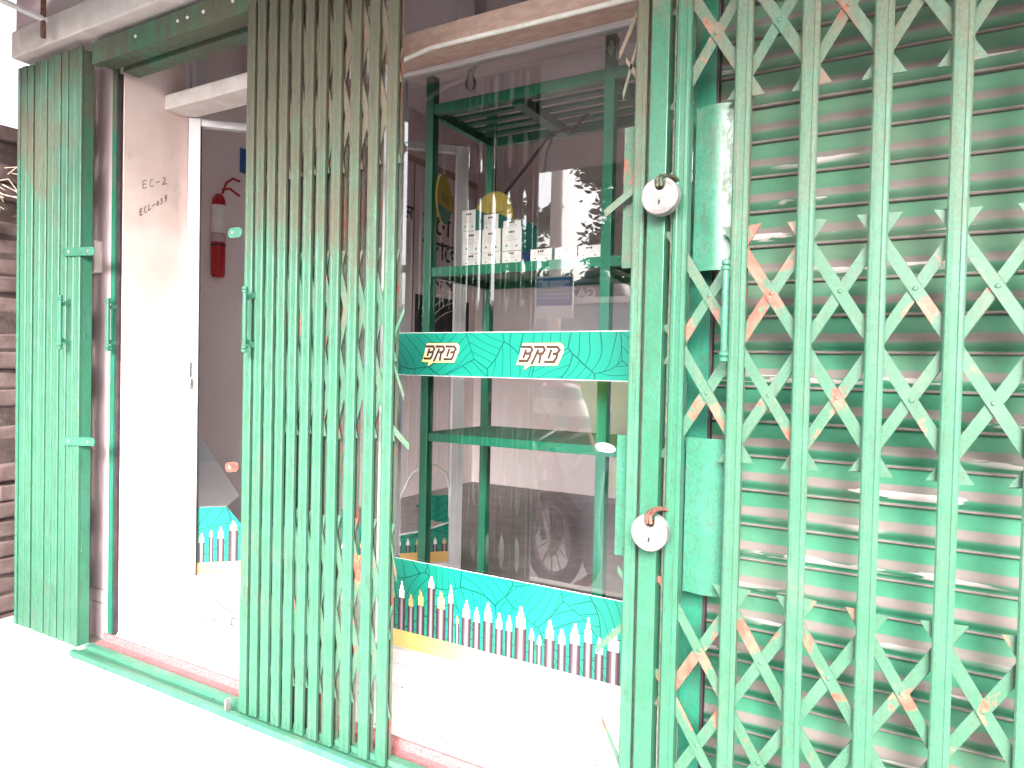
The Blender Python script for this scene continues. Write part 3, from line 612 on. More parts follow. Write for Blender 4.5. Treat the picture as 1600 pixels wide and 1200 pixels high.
dpoly('vinyl', [(0.001, .246), (1.047, .246), (1.047, .372), (.98, .352), (.90, .334), (.80, .322), (.68, .33), (.62, .445), (.56, .45), (.50, .33), (.40, .36), (.30, .34), (.20, .36), (.162, .413), (.115, .475), (.001, .475)], -.004, -.002).build('torn_vinyl', door)
dpoly('vinyl', [(.895, .455), (.93, .43), (.945, .40), (.99, .382), (1.047, .372), (1.047, .50), (.97, .50), (.94, .475)], -.004, -.002).build('torn_vinyl', door)
dpoly('orange', [(0.001, .199), (1.047, .199), (1.047, .2458), (0.001, .2458)], -.0045, -.0015).build('amber_ground', door)
for i in range(26):
    u = 0.012+i*0.0402; h = rnd.uniform(.02, .05); w = rnd.uniform(.014, .026)
    if i < 4:
        cable(door, (.006, .046, .078, .122)[i], (.030, .064, .106, .160)[i], .246, (.330, .352, .345, .375)[i], (.368, .384, .392, .420)[i], i % 2 == 1, -.0048, D); continue
    lim = .40 if u < .16 else .31
    top = min(.246+rnd.uniform(.05, .12), lim-.03) if u > .06 or True else 0
    b = cable(door, u, u+w, .246, top, min(top+h, lim), i % 3 == 1, -.0048, D)
dpoly('glass', [(0.001, .476), (.115, .476), (.162, .52), (.05, .70), (.001, .78)], 0.0, .003).build('glass_shard', door)
b = mb('string'); b.tube([D(u, -.006, z) for u, z in [(.80, .40), (.83, .50), (.88, .60), (.93, .63), (.98, .635), (1.03, .60), (1.048, .52), (1.05, .40)]], 0.006, 6); b.build('loose_gasket', door, smooth=True)
b = mb('string'); b.tube([D(u, -.006, z) for u, z in [(.80, .325), (.90, .338), (.98, .356), (1.047, .376)]], 0.004, 6); b.build('torn_edge', door, smooth=True)
b = mb('steel'); dbox(b, -.036, -.016, -.024, -.020, .955, 1.085); lk = b.build('lock_plate', door, bevel=.001)
b = mb('black'); dbox(b, -.030, -.024, -.0255, -.024, 1.01, 1.07); b.build('lock_slot', lk)
b = mb('steel'); b.tube([D(-.026, -.026, .965), D(-.026, -.034, .985), D(-.026, -.034, 1.005)], .004, 8); b.build('lock_knob', lk, smooth=True)
b = mb('rubber'); b.box(-2.5975, -2.594, 0.3925, 0.3948, 0.144, 2.058); b.build('jamb_gap', shop)
b = mb('rubber'); dbox(b, -.0018, .0015, -.0215, -.006, .199, 2.025); b.build('glazing_gasket', door)
b = mb('rubber'); dbox(b, .001, 1.048, -.0195, -.006, .141, .1455); b.build('bottom_seal', door)
b = mb('alu'); b.box(-2.597, -2.590, 0.395, 0.432, 0.144, 2.058); tag(b.build('door_jamb', at=(-2.594, 0.41, 0.144)), 'thin white aluminium jamb strip against the left pillar', 'door jamb')
# broken glass on the floor
sh = [([(-2.566, .172), (-2.43, .196), (-2.40, .222), (-2.455, .375), (-2.49, .372)], 'large pointed glass shard beside the pillar'),
      ([(-2.36, .115), (-2.18, .185), (-2.12, .262), (-2.20, .235)], 'long thin glass shard lying near the gate'),
      ([(-2.40, .37), (-2.20, .30), (-2.08, .30), (-2.14, .40), (-2.33, .43)], 'wide glass shard under the open door'),
      ([(-2.12, .25), (-2.05, .20), (-1.98, .245), (-2.04, .29)], 'small glass shard with a notched edge')]
for pts, lab in sh:
    b = mb('shard'); cz = rnd.uniform(.148, .1505); n = len(pts)
    vs = [(p[0], p[1], cz+.0005*i) for i, p in enumerate(pts)]; vs2 = [(p[0], p[1], cz-.005) for p in pts]
    b.add(vs+vs2, [tuple(range(n)), tuple(range(2*n-1, n-1, -1))]+[(i, n+i, n+(i+1) % n, (i+1) % n) for i in range(n)])
    b.mat(M['darkgreen'])
    for i in range(n):
        if i != 2: b.tube([Vector(vs[i])+Vector((0, -.001, .0005)), Vector(vs[(i+1) % n])+Vector((0, -.001, .0005))], .0015, 4)
    tag(b.build('glass_shard', at=(pts[0][0], pts[0][1], .144)), lab+' on the white floor', 'glass shard', 'broken glass on the floor')

b = mb('mortar')
def crumb(b, x, y, z, s):
    vs = [(x+rnd.uniform(-s, s), y+rnd.uniform(-s, s), z+(0 if k < 4 else rnd.uniform(.3, 1)*s)) for k in range(6)]
    a0 = rnd.uniform(0, 6.28); vs = [(x+s*math.cos(a0+k*1.57)*rnd.uniform(.5, 1), y+s*math.sin(a0+k*1.57)*rnd.uniform(.5, 1), z) for k in range(4)]+[(x+rnd.uniform(-s, s)*.3, y, z+s*rnd.uniform(.3, .8))]
    b.add(vs, [(0, 1, 4), (1, 2, 4), (2, 3, 4), (3, 0, 4)])
for k in range(90): crumb(b, rnd.uniform(-3.0, 0.6), rnd.choice((-.0375, .0185, .052))+rnd.gauss(0, .004), -.0055 if rnd.random() < .3 else .004, rnd.uniform(.002, .006))
for k in range(26): crumb(b, rnd.uniform(-2.55, -1.7), rnd.uniform(.2, .7), .1437, rnd.uniform(.002, .006))
for k in range(24): crumb(b, rnd.uniform(-1.5, -.6), rnd.uniform(.13, .36), .0302, rnd.uniform(.002, .005))
o = b.build('grit', at=(-1.5, 0, 0)); tag(o, 'dark grit and crumbs scattered along the gate track and white floor', 'grit'); o['kind'] = 'stuff'
# ------------------------------------------------------------------ display rack inside
rk = thing('display_rack', 'green steel display rack with slatted top just inside the window', 'rack', (-1.2, 0.6, 0.144))
RX = [-1.524, -0.843, -0.16]; RY = (0.60, 1.00); h = 0.0165
for x in RX:
    for y in RY:
        b = mb('rack'); b.box(x-h, x+h, y-h, y+h, 0.144, 2.10 if x == RX[0] or True else 2.1); b.build('post', rk, bevel=0.001)
for zt, hh in ((2.0, .035), (1.425, .032), (0.838, .030)):
    nm = 'shelf_frame'
    for y in RY: b = mb('rack'); b.box(RX[0]+h+.001, RX[2], y-h*.8, y+h*.8, zt-hh, zt); fr_ = b.build('beam', rk, bevel=0.001)
    for x in RX: b = mb('rack'); b.box(x-h*.8, x+h*.8, RY[0]+h+.001, RY[1]-h-.001, zt-hh-.001, zt-.001); b.build('side_beam', rk)
    if zt > 1.9:
        for k in range(5):
            y = RY[0]+0.066*(k+1); b = mb('rack'); b.box(RX[0]+h, RX[2]-h, y-.013, y+.013, zt-.012, zt-.0015); b.build('top_slat', rk)
        b = mb('rack'); b.box(-1.205, -1.165, RY[0]+h, RY[1]-h, zt-.045, zt-.0125); b.build('cross_beam', rk)
    else:
        b = mb('rack'); b.box(RX[0]+h, RX[2]-h, RY[0]+h, RY[1]-h, zt-.006, zt-.002); b.build('shelf_panel', rk)
for o in [o for o in rk.children if o.name.startswith('post')]:
    pass
# boxes on the shelf
def carton(x, y, z, w, d, hgt, side, lab):
    p = thing('carton', lab, 'carton', (x+w/2, y+d/2, z), 'small cartons on the rack')
    b = mb('white'); b.box(x, x+w, y, y+d, z, z+hgt); b.build('box', p, bevel=.0012)
    b = mb(side); b.box(x+w, x+w+.0012, y+.001, y+d-.001, z+.001, z+hgt-.001); b.build('side_print', p)
    b = mb('brown'); cx = x+w*.5; cz = z+hgt*.80
    for i in range(3): b.box(cx-.011+i*.0075, cx-.0055+i*.0075, y-.0008, y-.0002, cz-.0035, cz+.0035)
    b.build('brand_mark', p)
    b = mb('teal'); b.prism([(x+w*.18, z+hgt*.18), (x+w*.30, z+hgt*.18), (x+w*.24, z+hgt*.30)], y-.0008, y-.0002); b.prism([(x+w*.70, z+hgt*.16), (x+w*.82, z+hgt*.16), (x+w*.76, z+hgt*.28)], y-.0008, y-.0002); b.build('print_mark', p)
    b = mb('mauve')
    for i in range(3): b.box(x+w*.2, x+w*(.8-.1*i), y-.0007, y-.0002, z+hgt*(.44+.09*i), z+hgt*(.46+.09*i))
    b.build('small_print', p)
zb = 1.4262
row = ['left', 'middle', 'right']
for i, x in enumerate((-1.388, -1.308, -1.227)):
    carton(x, .605, zb, .0745, .12, .040, 'blue' if i == 2 else 'teal', 'flat white carton at the %s of the bottom row of the big pile' % row[i])
    carton(x, .605, zb+.0415, .0745, .12, .078, 'teal', 'tall white carton at the %s of the second row of the big pile' % row[i])
carton(-1.392, .607, zb+.121, .055, .10, .072, 'teal', 'white carton with brand mark on top of the pile at its left end')
carton(-1.325, .640, zb+.121, .060, .12, .058, 'teal', 'teal sided carton on top of the pile in its middle')
carton(-1.245, .640, zb+.121, .070, .12, .030, 'teal', 'low teal sided carton on top of the pile at its right end')
for i, (x, nm) in enumerate(((-1.117, 'first'), (-1.028, 'second'), (-.945, 'third'))):
    carton(x, .605, zb, .078, .10, .040, 'teal', 'low white carton, %s of the single row right of the big pile' % nm)
# hanging round boards
def disc_sign(x, y, z, r, yaw, ztop, lab):
    p = thing('hanging_disc', lab, 'hanging sign', (x, y, z), 'round boards hung on strings')
    n = 36; c, s = math.cos(yaw), math.sin(yaw)
    def to(a, q, e): return (x+a*c-q*s, y+a*s+q*c, z+e)
    b = mb('disc'); b.prism([(r*math.cos(2*math.pi*k/n), r*math.sin(2*math.pi*k/n)) for k in range(n)], -.003, .003, to); b.build('board', p)
    b = mb('teal'); pts = [(r*math.cos(a), r*math.sin(a)) for a in [R(200+140*k/16) for k in range(17)]]; b.prism(pts, -.0036, -.0031, to); b.build('printed_segment', p)
    b = mb('brown')
    for k in range(5):
        a = -r*.42+k*r*.2; L = [[(a, .018), (a+r*.15, .018)], [(a+r*.05, .018), (a+r*.05, -.01), (a+r*.12, -.006), (a+r*.1, .008)]]
        strokes(b, L, .0035, -.0035, to)
    b.build('lettering', p)
    b = mb('string'); b.tube([(x, y, z+r), (x, y, ztop)], .0012, 5); b.build('string', p)
disc_sign(-1.505, 0.652, 1.680, 0.088, R(108), 1.965, 'round mustard board hung edge on beside the left rack post')
disc_sign(-1.372, 0.780, 1.625, 0.098, R(-12), 1.965, 'round mustard board hung facing the window behind the cartons')
b = mb('rubber'); b.tube([(-1.05, .90, 2.0), (-1.12, .93, 1.965), (-1.19, .9, 1.95), (-1.22, .9, 1.93), (-1.30, .9, 1.84), (-1.40, .9, 1.74), (-1.46, .92, 1.70)], .006, 7)
b.tube([(-1.19, .9, 1.95), (-1.225, .91, 1.88), (-1.235, .9, 1.74)], .004, 7); tag(b.build('electric_cable', at=(-1.2, .9, 1.9), smooth=True), 'dark electric cable drooping from the back of the rack top', 'cable')
def bulb(x, y, ztop, lab, r=.03, L=.05):
    p = thing('light_bulb', lab, 'light bulb', (x, y, ztop), 'unlit bulbs')
    b = mb('white'); b.lathe([(.05, ztop), (.05, ztop-.012), (.028, ztop-.02), (.026, ztop-.05), (.018, ztop-.055)][::-1], (x, y, 0), 'z', 18); b.build('holder', p, smooth=True)
    b = mb('white') if r < .03 else mb('glass'); b.lathe([(.013, ztop-.055), (.014, ztop-.07), (r, ztop-.07-L*.7), (r*.8, ztop-.07-L*1.2), (r*.2, ztop-.07-L*1.45)][::-1], (x, y, 0), 'z', 16); b.build('glass_bulb', p, smooth=True)
bulb(-1.90, 1.4, 2.55, 'clear light bulb hanging from the ceiling left of the rack', .03, .055)
bulb(-0.84, .60, 2.17, 'white light holder with a slim bulb above the rack near the padlock gate', .02, .06)
b = mb('ceil'); b.box(-1.95, -1.85, 1.35, 1.45, 2.551, 2.9); tag(b.build('ceiling_drop', at=(-1.9, 1.4, 2.55)), 'boxed ceiling drop that carries the clear bulb', 'ceiling box')
b = mb('ceil'); b.box(-0.855, -0.825, .585, .615, 2.171, 2.899); tag(b.build('lamp_drop', at=(-.84, .6, 2.17)), 'slim pale drop pipe carrying the white light holder', 'drop pipe')
# fire extinguisher on the left inner wall
fe = thing('fire_extinguisher', 'red fire extinguisher with white label hanging on the inner wall', 'fire extinguisher', (-3.085, .93, 1.50))
b = mb('red'); b.lathe([(.028, 1.508), (.034, 1.520), (.035, 1.86), (.031, 1.90), (.02, 1.925), (.014, 1.93)], (-3.11, .93, 0), 'z', 28); body = b.build('cylinder', fe, smooth=True)
b = mb('white'); b.lathe([(.0355, 1.73), (.0358, 1.80), (.0355, 1.872)], (-3.11, .93, 0), 'z', 28); b.mat(M['mauve']); b.lathe([(.0355, 1.685), (.0358, 1.70), (.0355, 1.727)], (-3.11, .93, 0), 'z', 28); b.build('label_sheet', fe, smooth=True)
b = mb('rubber'); b.lathe([(.0362, 1.665), (.0362, 1.674)], (-3.11, .93, 0), 'z', 28); b.build('strap', fe)
b = mb('red'); b.tube([(-3.085, .93, 1.93), (-3.08, .95, 1.99), (-3.08, .99, 2.02), (-3.08, 1.03, 2.015)], .006, 8); b.tube([(-3.085, .93, 1.95), (-3.08, .97, 1.965), (-3.08, 1.03, 1.94)], .006, 8); b.build('lever', fe, smooth=True)
# blue notice
b = mb('blue'); b.box(-3.1498, -3.146, 1.085, 1.25, 2.085, 2.215); nt = b.build('notice', at=(-3.148, 1.16, 2.085)); tag(nt, 'small blue notice on the inner wall above the extinguisher', 'notice')
# ------------------------------------------------------------------ wall poster with lettering
po = thing('wall_poster', 'tall grey wall poster with dark Bengali lettering on the inner wall', 'poster', (-3.148, 2.6, 1.2))
b = mb('inwall'); b.box(-3.1498, -3.146, 2.15, 3.36, 1.0, 2.52); b.build('sheet', po)
b = mb('wood'); b.box(-3.1498, -3.140, 2.15, 3.38, 2.522, 2.57); b.build('top_batten', po)
b = mb('rubber'); b.box(-3.1458, -3.1445, 2.566, 2.574, 1.0, 2.52); b.build('seam', po)
b = mb('navy'); b.box(-3.1458, -3.1445, 2.60, 3.3, 1.02, 1.60); b.build('picture', po)
b = mb('string')
for k in range(9):
    b.tube([(-3.143, 3.15+.50*math.cos(R(a)), 1.02+.06*k+.50*math.sin(R(a))) for a in range(95, 160, 8)], .004, 4)
b.build('cable_print', po)
def text(s, parent, size, loc, rot, m, name='lettering', mirror=False):
    cu = bpy.data.curves.new(name, 'FONT'); cu.body = s; cu.size = size; cu.offset = size*0.018
    to_ = bpy.data.objects.new(name, cu); S.collection.objects.link(to_)
    me = bpy.data.meshes.new_from_object(to_.evaluated_get(bpy.context.evaluated_depsgraph_get()))
    bpy.data.objects.remove(to_); me.materials.clear(); me.materials.append(M[m])
    o = bpy.data.objects.new(name, me); S.collection.objects.link(o)
    if parent is not None: o.parent = parent; o.location = Vector(loc)-Vector(parent['o'])
    else: o.location = loc
    o.rotation_euler = rot
    if mirror: o.scale = (-1, 1, 1)
    return o
RW = (R(90), 0, R(90))
text('ন', po, .17, (-3.1435, 2.46, 2.10), RW, 'navy')
text('লো', po, .20, (-3.1435, 2.68, 2.07), RW, 'navy')
text('েভােল্টজ', po, .20, (-3.1435, 2.68, 1.88), RW, 'navy')
text('েকবল', po, .19, (-3.1435, 2.74, 1.67), RW, 'navy')
b = mb('disc'); b.box(-3.1455, -3.1442, 2.78, 3.05, 2.26, 2.40); lg = b.build('poster_emblem', po)
text('BRB', po, .12, (-3.1438, 2.79, 2.285), RW, 'navy')

# ------------------------------------------------------------------ neighbour's brick wall in the alley at the left
bw = thing('brick_wall', 'rough old brick wall with a broken top at the far left edge', 'brick wall', (-3.35, 0.0, -0.44))
b = mb('mortar'); b.box(-3.50, -3.272, -1.0, 0.9, -0.44, 1.96); b.box(-3.50, -3.262, -1.0, .9, -.44, .62); b.build('wall_core', bw)
zz_ = -0.06; k = 0
proto = []
for v in range(4):
    b = mb('brick'); sx = .235; hh = .066
    vs = []
    for x in (-.05, .05):
        for y in (0, sx):
            for z_ in (0, hh): vs.append((x+rnd.uniform(-.006, .006), y+rnd.uniform(-.008, .008), z_+rnd.uniform(-.005, .005)))
    b.add(vs, [(0, 1, 3, 2), (4, 6, 7, 5), (0, 4, 5, 1), (2, 3, 7, 6), (0, 2, 6, 4), (1, 5, 7, 3)])
    me_o = b.build('brick', bw, at=(0, 0, 0), bevel=.009); proto.append(me_o)
used = [False]*4
while zz_ < 1.99:
    off = 0 if k % 2 else .12
    for j in range(-3, 4):
        y = j*.25+off+rnd.uniform(-.012, .012)
        if zz_ > 1.75 and rnd.random() < .35: continue
        q = rnd.randrange(4); xf = -3.318+(.022 if zz_ < .62 else 0)+rnd.uniform(-.012, .014)
        o = proto[q] if not used[q] else dup(proto[q], (0, 0, 0), bw)
        used[q] = True
        o.location = Vector((xf, y, zz_))-Vector(bw['o']); o.rotation_euler = (rnd.uniform(-.05, .05), rnd.uniform(-.06, .06), rnd.uniform(-.05, .05))
    zz_ += .0775; k += 1
b = mb('straw')
for k in range(26):
    y0 = rnd.uniform(-.15, .12); z0 = rnd.uniform(1.72, 1.86); a = rnd.uniform(-.5, .5)
    b.tube([(-3.27, y0, z0), (-3.20, y0+.02+a*.03, z0-.01+rnd.uniform(-.03, .04)), (-3.11+rnd.uniform(-.05, .02), y0+.03+a*.06, z0-.05+rnd.uniform(-.05, .06))], [.003, .002, .0008], 4)
o = b.build('dry_stems', at=(-3.27, 0, 1.75)); tag(o, 'dry straw coloured stems sticking out of the brick wall', 'dry stems'); o['kind'] = 'stuff'
# tin awning beyond the eave
aw = thing('tin_awning', 'corrugated tin awning on steel brackets above the left gate', 'awning', (-3.0, -0.3, 2.45))
b = mb('tin'); n = 60; pr = []
for k in range(n+1): pr.append((-3.9+1.25*k/n, .012*math.sin(k*1.3)))
vs = []; fs = []
for (x, c) in pr: vs += [(x, -1.1, 2.36+c), (x, -.05, 2.56+c)]
for k in range(n): fs.append((2*k, 2*k+2, 2*k+3, 2*k+1))
b.add(vs, fs); b.build('corrugated_sheet', aw, smooth=True)
b = mb('tinunder'); vs2 = [(x, y, z_-.006) for x, y, z_ in vs]; b.add(vs2, [tuple(reversed(f)) for f in fs]); b.build('sheet_underside', aw, smooth=True)
for x in (-3.5, -2.78):
    b = mb('alu'); b.tube([(x, -.058, 2.30), (x-.02, -1.05, 2.352)], .011, 6); b.build('bracket_arm', aw)
    b = mb('rustmetal'); b.tube([(x, -.068, 2.235), (x, -.068, 2.50)], .009, 8); b.build('bracket_rod', aw)

# ------------------------------------------------------------------ across the street (seen mirrored in the window glass)
bwl = thing('boundary_wall', 'long faded blue boundary wall across the street', 'wall', (-5, -6.3, -.42))
b = mb('bluewall'); b.box(-16, 6, -6.45, -6.25, -.42, 1.95); b.build('wall', bwl)
b = mb('lintel'); b.box(-16, 6, -6.50, -6.20, 1.952, 2.03); b.build('coping', bwl)
pl = thing('utility_pole', 'tall concrete pole across the street carrying a banner', 'pole', (-3.28, -4.3, -.42))
b = mb('pole'); b.tube([(-3.28, -4.3, -.42), (-3.28, -4.3, 6.5)], [.075, .05], 14); b.build('shaft', pl, smooth=True)
b = mb('rubber'); b.tube([(-12, -4.6, 4.9), (-8, -4.4, 4.6), (-3.28, -4.3, 4.8), (2, -4.4, 4.6), (8, -4.5, 4.9)], .008, 5); b.tube([(-12, -4.6, 3.9), (-8, -4.4, 3.6), (-3.28, -4.3, 3.8), (2, -4.4, 3.6), (8, -4.5, 3.9)], .008, 5); b.build('wires', pl)
sg = thing('street_banner', 'purple and white banner tied to the pole', 'banner', (-3.25, -4.2, 1.6))
b = mb('white'); b.box(-3.49, -3.02, -4.205, -4.195, 1.60, 2.03); b.build('sheet', sg)
b = mb('blue'); b.box(-3.475, -3.035, -4.194, -4.192, 1.73, 2.015); b.build('blue_field', sg)
text('পড়ােত চাই', sg, .085, (-3.46, -4.1905, 1.925), (R(90), 0, 0), 'white', mirror=False)
for o in list(sg.children):
    if o.name.startswith('lettering'): o.rotation_euler = (R(90), 0, R(180)); o.location = Vector((-3.05, -4.1905, 1.925))-Vector(sg['o'])
for i in range(3):
    b = mb('yellow' if i == 0 else 'white'); 
    for k in range(9): b.box(-3.46+k*.046, -3.425+k*.046+rnd.uniform(-.004, .004), -4.1915, -4.1905, 1.88-i*.04, 1.895-i*.04)
    b.build('small_lettering', sg)
tk = thing('water_tank', 'black plastic water tank with white letters on the wall top', 'water tank', (-4.05, -7.2, 2.0))
b = mb('black'); b.lathe([(.50, 1.45), (.52, 1.5), (.52, 2.15), (.46, 2.3), (.2, 2.42), (.18, 2.5), (.16, 2.52)], (-4.05, -7.2, 0), 'z', 28); b.build('tank_body', tk, smooth=True)
tx = text('GAZI', tk, .20, (-3.84, -6.665, 2.08), (R(90), 0, R(180)), 'white')
b = mb('mortar'); b.box(-4.7, -3.4, -7.8, -6.6, -.42, 1.449); tag(b.build('tank_plinth', at=(-4.05, -7.2, -.42)), 'brick base under the black water tank', 'tank base')
for (x, m, lab) in ((-3.33, 'lime', 'lime green louvred cabinet by the blue wall'), (-2.80, 'lime', 'lime green cabinet nearer the blue one'), (-2.38, 'blue', 'blue street cabinet beside the green ones')):
    kb = thing('street_cabinet', lab, 'cabinet', (x, -5.3, -.42), 'street cabinets')
    b = mb(m); b.box(x-.19, x+.19, -5.5, -5.2, -.30, .95); b.build('cabinet_body', kb, bevel=.01)
    b = mb('lintel'); b.box(x-.22, x+.22, -5.55, -5.15, -.42, -.301); b.build('base', kb)
    b = mb('rubber')
    for k in range(8): b.prism([(x-.13+k*.033, .25), (x-.12+k*.033, .25), (x-.085+k*.033, .45), (x-.095+k*.033, .45)], -5.2, -5.196)
    b.build('louvres', kb)
def tree(x, y, h, r, n, leaf, lab, seed):
    rr = random.Random(seed); tg = thing('tree', lab, 'tree', (x, y, -.42))
    b = mb('bark'); b.tube([(x, y, -.42), (x+.05, y, h*.35), (x-.05, y, h*.6), (x, y, h*.9)], [.16, .12, .08, .02], 9)
    cl = []
    for k in range(9):
        a = rr.uniform(0, 6.28); z0 = h*rr.uniform(.35, .75); L = r*rr.uniform(.5, .95); e = (x+math.cos(a)*L, y+math.sin(a)*L, z0+rr.uniform(.3, 1.1))
        b.tube([(x, y, z0), ((x+e[0])/2, (y+e[1])/2, (z0+e[2])/2+.1), e], [.05, .03, .01], 6); cl.append(e)
    b.build('trunk', tg, smooth=True)
    b = mb(leaf)
    for k in range(14): cl.append((x+rr.uniform(-r, r)*.8, y+rr.uniform(-r, r)*.8, h*rr.uniform(.55, 1.05)))
    for k in range(n):
        c = Vector(rr.choice(cl)); p = c+Vector((rr.gauss(0, .3), rr.gauss(0, .3), rr.gauss(0, .25)))*r*.55
        s = rr.uniform(.05, .11); d = Vector((rr.uniform(-1, 1), rr.uniform(-1, 1), rr.uniform(-.6, .6))).normalized(); q = d.orthogonal().normalized()
        b.add([p-d*s, p+q*s*.45, p+d*s, p-q*s*.45], [(0, 1, 2, 3)])
    o = b.build('crown', tg); o['kind'] = 'stuff'
tree(-4.25, -10.3, 4.7, 1.25, 12000, 'leaf', 'large dense dark green tree behind the blue wall', 1)
tree(-7.0, -10.6, 4.3, 0.55, 1600, 'leaf2', 'small open pale tree behind the blue wall', 2)
tree(-5.9, -9.0, 2.3, .8, 4000, 'leaf2', 'low bushy tree just over the blue wall', 3)

# ------------------------------------------------------------------ people in the street
def skin_mesh(name, joints, edges, m, parent, sub=1):
    names = list(joints); me = bpy.data.meshes.new(name); org = Vector(parent['o'])
    me.from_pydata([Vector(joints[n_][0])-org for n_ in names], [(names.index(a), names.index(c)) for a, c in edges], [])
    o = bpy.data.objects.new(name, me); S.collection.objects.link(o); o.parent = parent; o['o'] = parent['o']
    md = o.modifiers.new('skin', 'SKIN'); sv = me.skin_vertices[0].data
    for i, n_ in enumerate(names):
        r_ = joints[n_][1]; sv[i].radius = r_ if isinstance(r_, tuple) else (r_, r_)
    sv[0].use_root = True
    sm = o.modifiers.new('sub', 'SUBSURF'); sm.levels = sub; sm.render_levels = sub
    bpy.context.view_layer.update()
    me2 = bpy.data.meshes.new_from_object(o.evaluated_get(bpy.context.evaluated_depsgraph_get())); o.modifiers.clear(); o.data = me2
    me2.materials.clear(); me2.materials.append(M[m]); me2.polygons.foreach_set('use_smooth', [True]*len(me2.polygons)); return o
def person(x, y, zf, facing, lab, shirt, trousers, H=1.68, bend=0.0, arms=(None, None)):
    p = thing('person', lab, 'person', (x, y, zf)); c, s = math.cos(facing), math.sin(facing); k = H/1.68
    def W(a, f, z_): # a: to its right, f: forward
        if z_ > .92: f = f+(z_-.92)*math.sin(bend); z_ = .92+(z_-.92)*math.cos(bend)
        return (x+(a*c+f*s)*k, y+(-a*s+f*c)*k, zf+z_*k)
    J = {'pelvis': (W(0, 0, .92), (.13, .10)), 'waist': (W(0, .01, 1.06), (.115, .085)), 'chest': (W(0, .01, 1.27), (.145, .10)), 'neckbase': (W(0, .0, 1.41), (.07, .06)), 'neck': (W(0, .02, 1.47), .052), 'head': (W(0, .035, 1.56), (.078, .088)), 'crown': (W(0, .03, 1.64), (.062, .072))}
    E_ = [('pelvis', 'waist'), ('waist', 'chest'), ('chest', 'neckbase'), ('neckbase', 'neck'), ('neck', 'head'), ('head', 'crown')]
    shirtJ = {'waist': (W(0, .01, 1.0), (.142, .112)), 'chest': (W(0, .01, 1.27), (.165, .12)), 'top': (W(0, 0, 1.40), (.085, .075))}; shirtE = [('waist', 'chest'), ('chest', 'top')]
    trJ = {'pelvis': (W(0, 0, .93), (.15, .12))}; trE = []
    for sd_, sn in ((-1, 'l'), (1, 'r')):
        ft = .05*sd_
        J['hip'+sn] = (W(.09*sd_, 0, .86), .085); J['knee'+sn] = (W(.11*sd_, .03, .48), .055); J['ankle'+sn] = (W(.12*sd_, -.01, .09), .036); J['toe'+sn] = (W(.13*sd_, .15, .035), (.04, .03))
        E_ += [('pelvis', 'hip'+sn), ('hip'+sn, 'knee'+sn), ('knee'+sn, 'ankle'+sn), ('ankle'+sn, 'toe'+sn)]
        trJ['hip'+sn] = (W(.09*sd_, 0, .85), .105); trJ['knee'+sn] = (W(.11*sd_, .03, .48), .078); trJ['cuff'+sn] = (W(.12*sd_, -.01, .10), .066)
        trE += [('pelvis', 'hip'+sn), ('hip'+sn, 'knee'+sn), ('knee'+sn, 'cuff'+sn)]
        ar = arms[0 if sd_ < 0 else 1] or ((.25*sd_, -.01, 1.10), (.27*sd_, .06, .86))
        J['sh'+sn] = (W(.18*sd_, 0, 1.38), .055); J['el'+sn] = (W(*ar[0]), .041); J['wr'+sn] = (W(*ar[1]), .027)
        hx = Vector(ar[1])-Vector(ar[0]); hx.normalize(); pm = Vector(ar[1])+hx*.07
        J['palm'+sn] = (W(*pm), (.032, .018)); E_ += [('chest', 'sh'+sn), ('sh'+sn, 'el'+sn), ('el'+sn, 'wr'+sn), ('wr'+sn, 'palm'+sn)]
        for fi in range(4):
            q = pm+hx*.055+Vector((.0, (fi-1.5)*.018, 0)); t2 = q+hx*(.03+.008*(fi in (1, 2))); J['f%d%s' % (fi, sn)] = (W(*q), .0085); J['g%d%s' % (fi, sn)] = (W(*t2), .007); E_ += [('palm'+sn, 'f%d%s' % (fi, sn)), ('f%d%s' % (fi, sn), 'g%d%s' % (fi, sn))]
        th = Vector(ar[1])+hx*.05+Vector((0, .045, 0)); J['th'+sn] = (W(*th), .009); E_ += [('wr'+sn, 'th'+sn)]
        shirtJ['sh'+sn] = (W(.18*sd_, 0, 1.375), .07); e = Vector(ar[0]); shirtJ['sl'+sn] = (W(*(Vector((.18*sd_, 0, 1.375)).lerp(e, .8))), .062)
        shirtE += [('chest', 'sh'+sn), ('sh'+sn, 'sl'+sn)]
    skin_mesh('body', J, E_, 'skin', p); skin_mesh('shirt', shirtJ, shirtE, shirt, p); skin_mesh('trousers', trJ, trE, trousers, p)
    b = mb('hair'); n = 10; vs = []; fs = []
    hc = Vector(W(0, .015, 1.60)); 
    for i in range(7):
        for j in range(14):
            th = i/6*R(100); ph = j/14*6.283; a = .086*math.sin(th)*math.cos(ph); f = .098*math.sin(th)*math.sin(ph)-.01; zz = .095*math.cos(th)
            if f > .04 and zz < .045: zz = .045
            vs.append(hc+Vector(((a*c+f*s), (-a*s+f*c), zz))*k)
    for i in range(6):
        for j in range(14): fs.append((i*14+j, i*14+(j+1) % 14, (i+1)*14+(j+1) % 14, (i+1)*14+j))
    b.add(vs, fs); b.build('hair', p, smooth=True)
    b = mb('skin'); f0 = W(0, .118, 1.565); b.tube([W(0, .105, 1.585), W(0, .135, 1.555), W(0, .11, 1.545)], [.006, .014, .008], 7)
    for sd_ in (-1, 1): b.tube([W(.082*sd_, .02, 1.575), W(.094*sd_, .01, 1.565), W(.082*sd_, .02, 1.535)], [.008, .013, .006], 7)
    b.build('nose_and_ears', p, smooth=True)
    b = mb('black')
    for sd_ in (-1, 1): b.lathe([(.001, 0), (.009, .003), (.001, .006)], W(.032*sd_, .112, 1.585), 'z', 8)
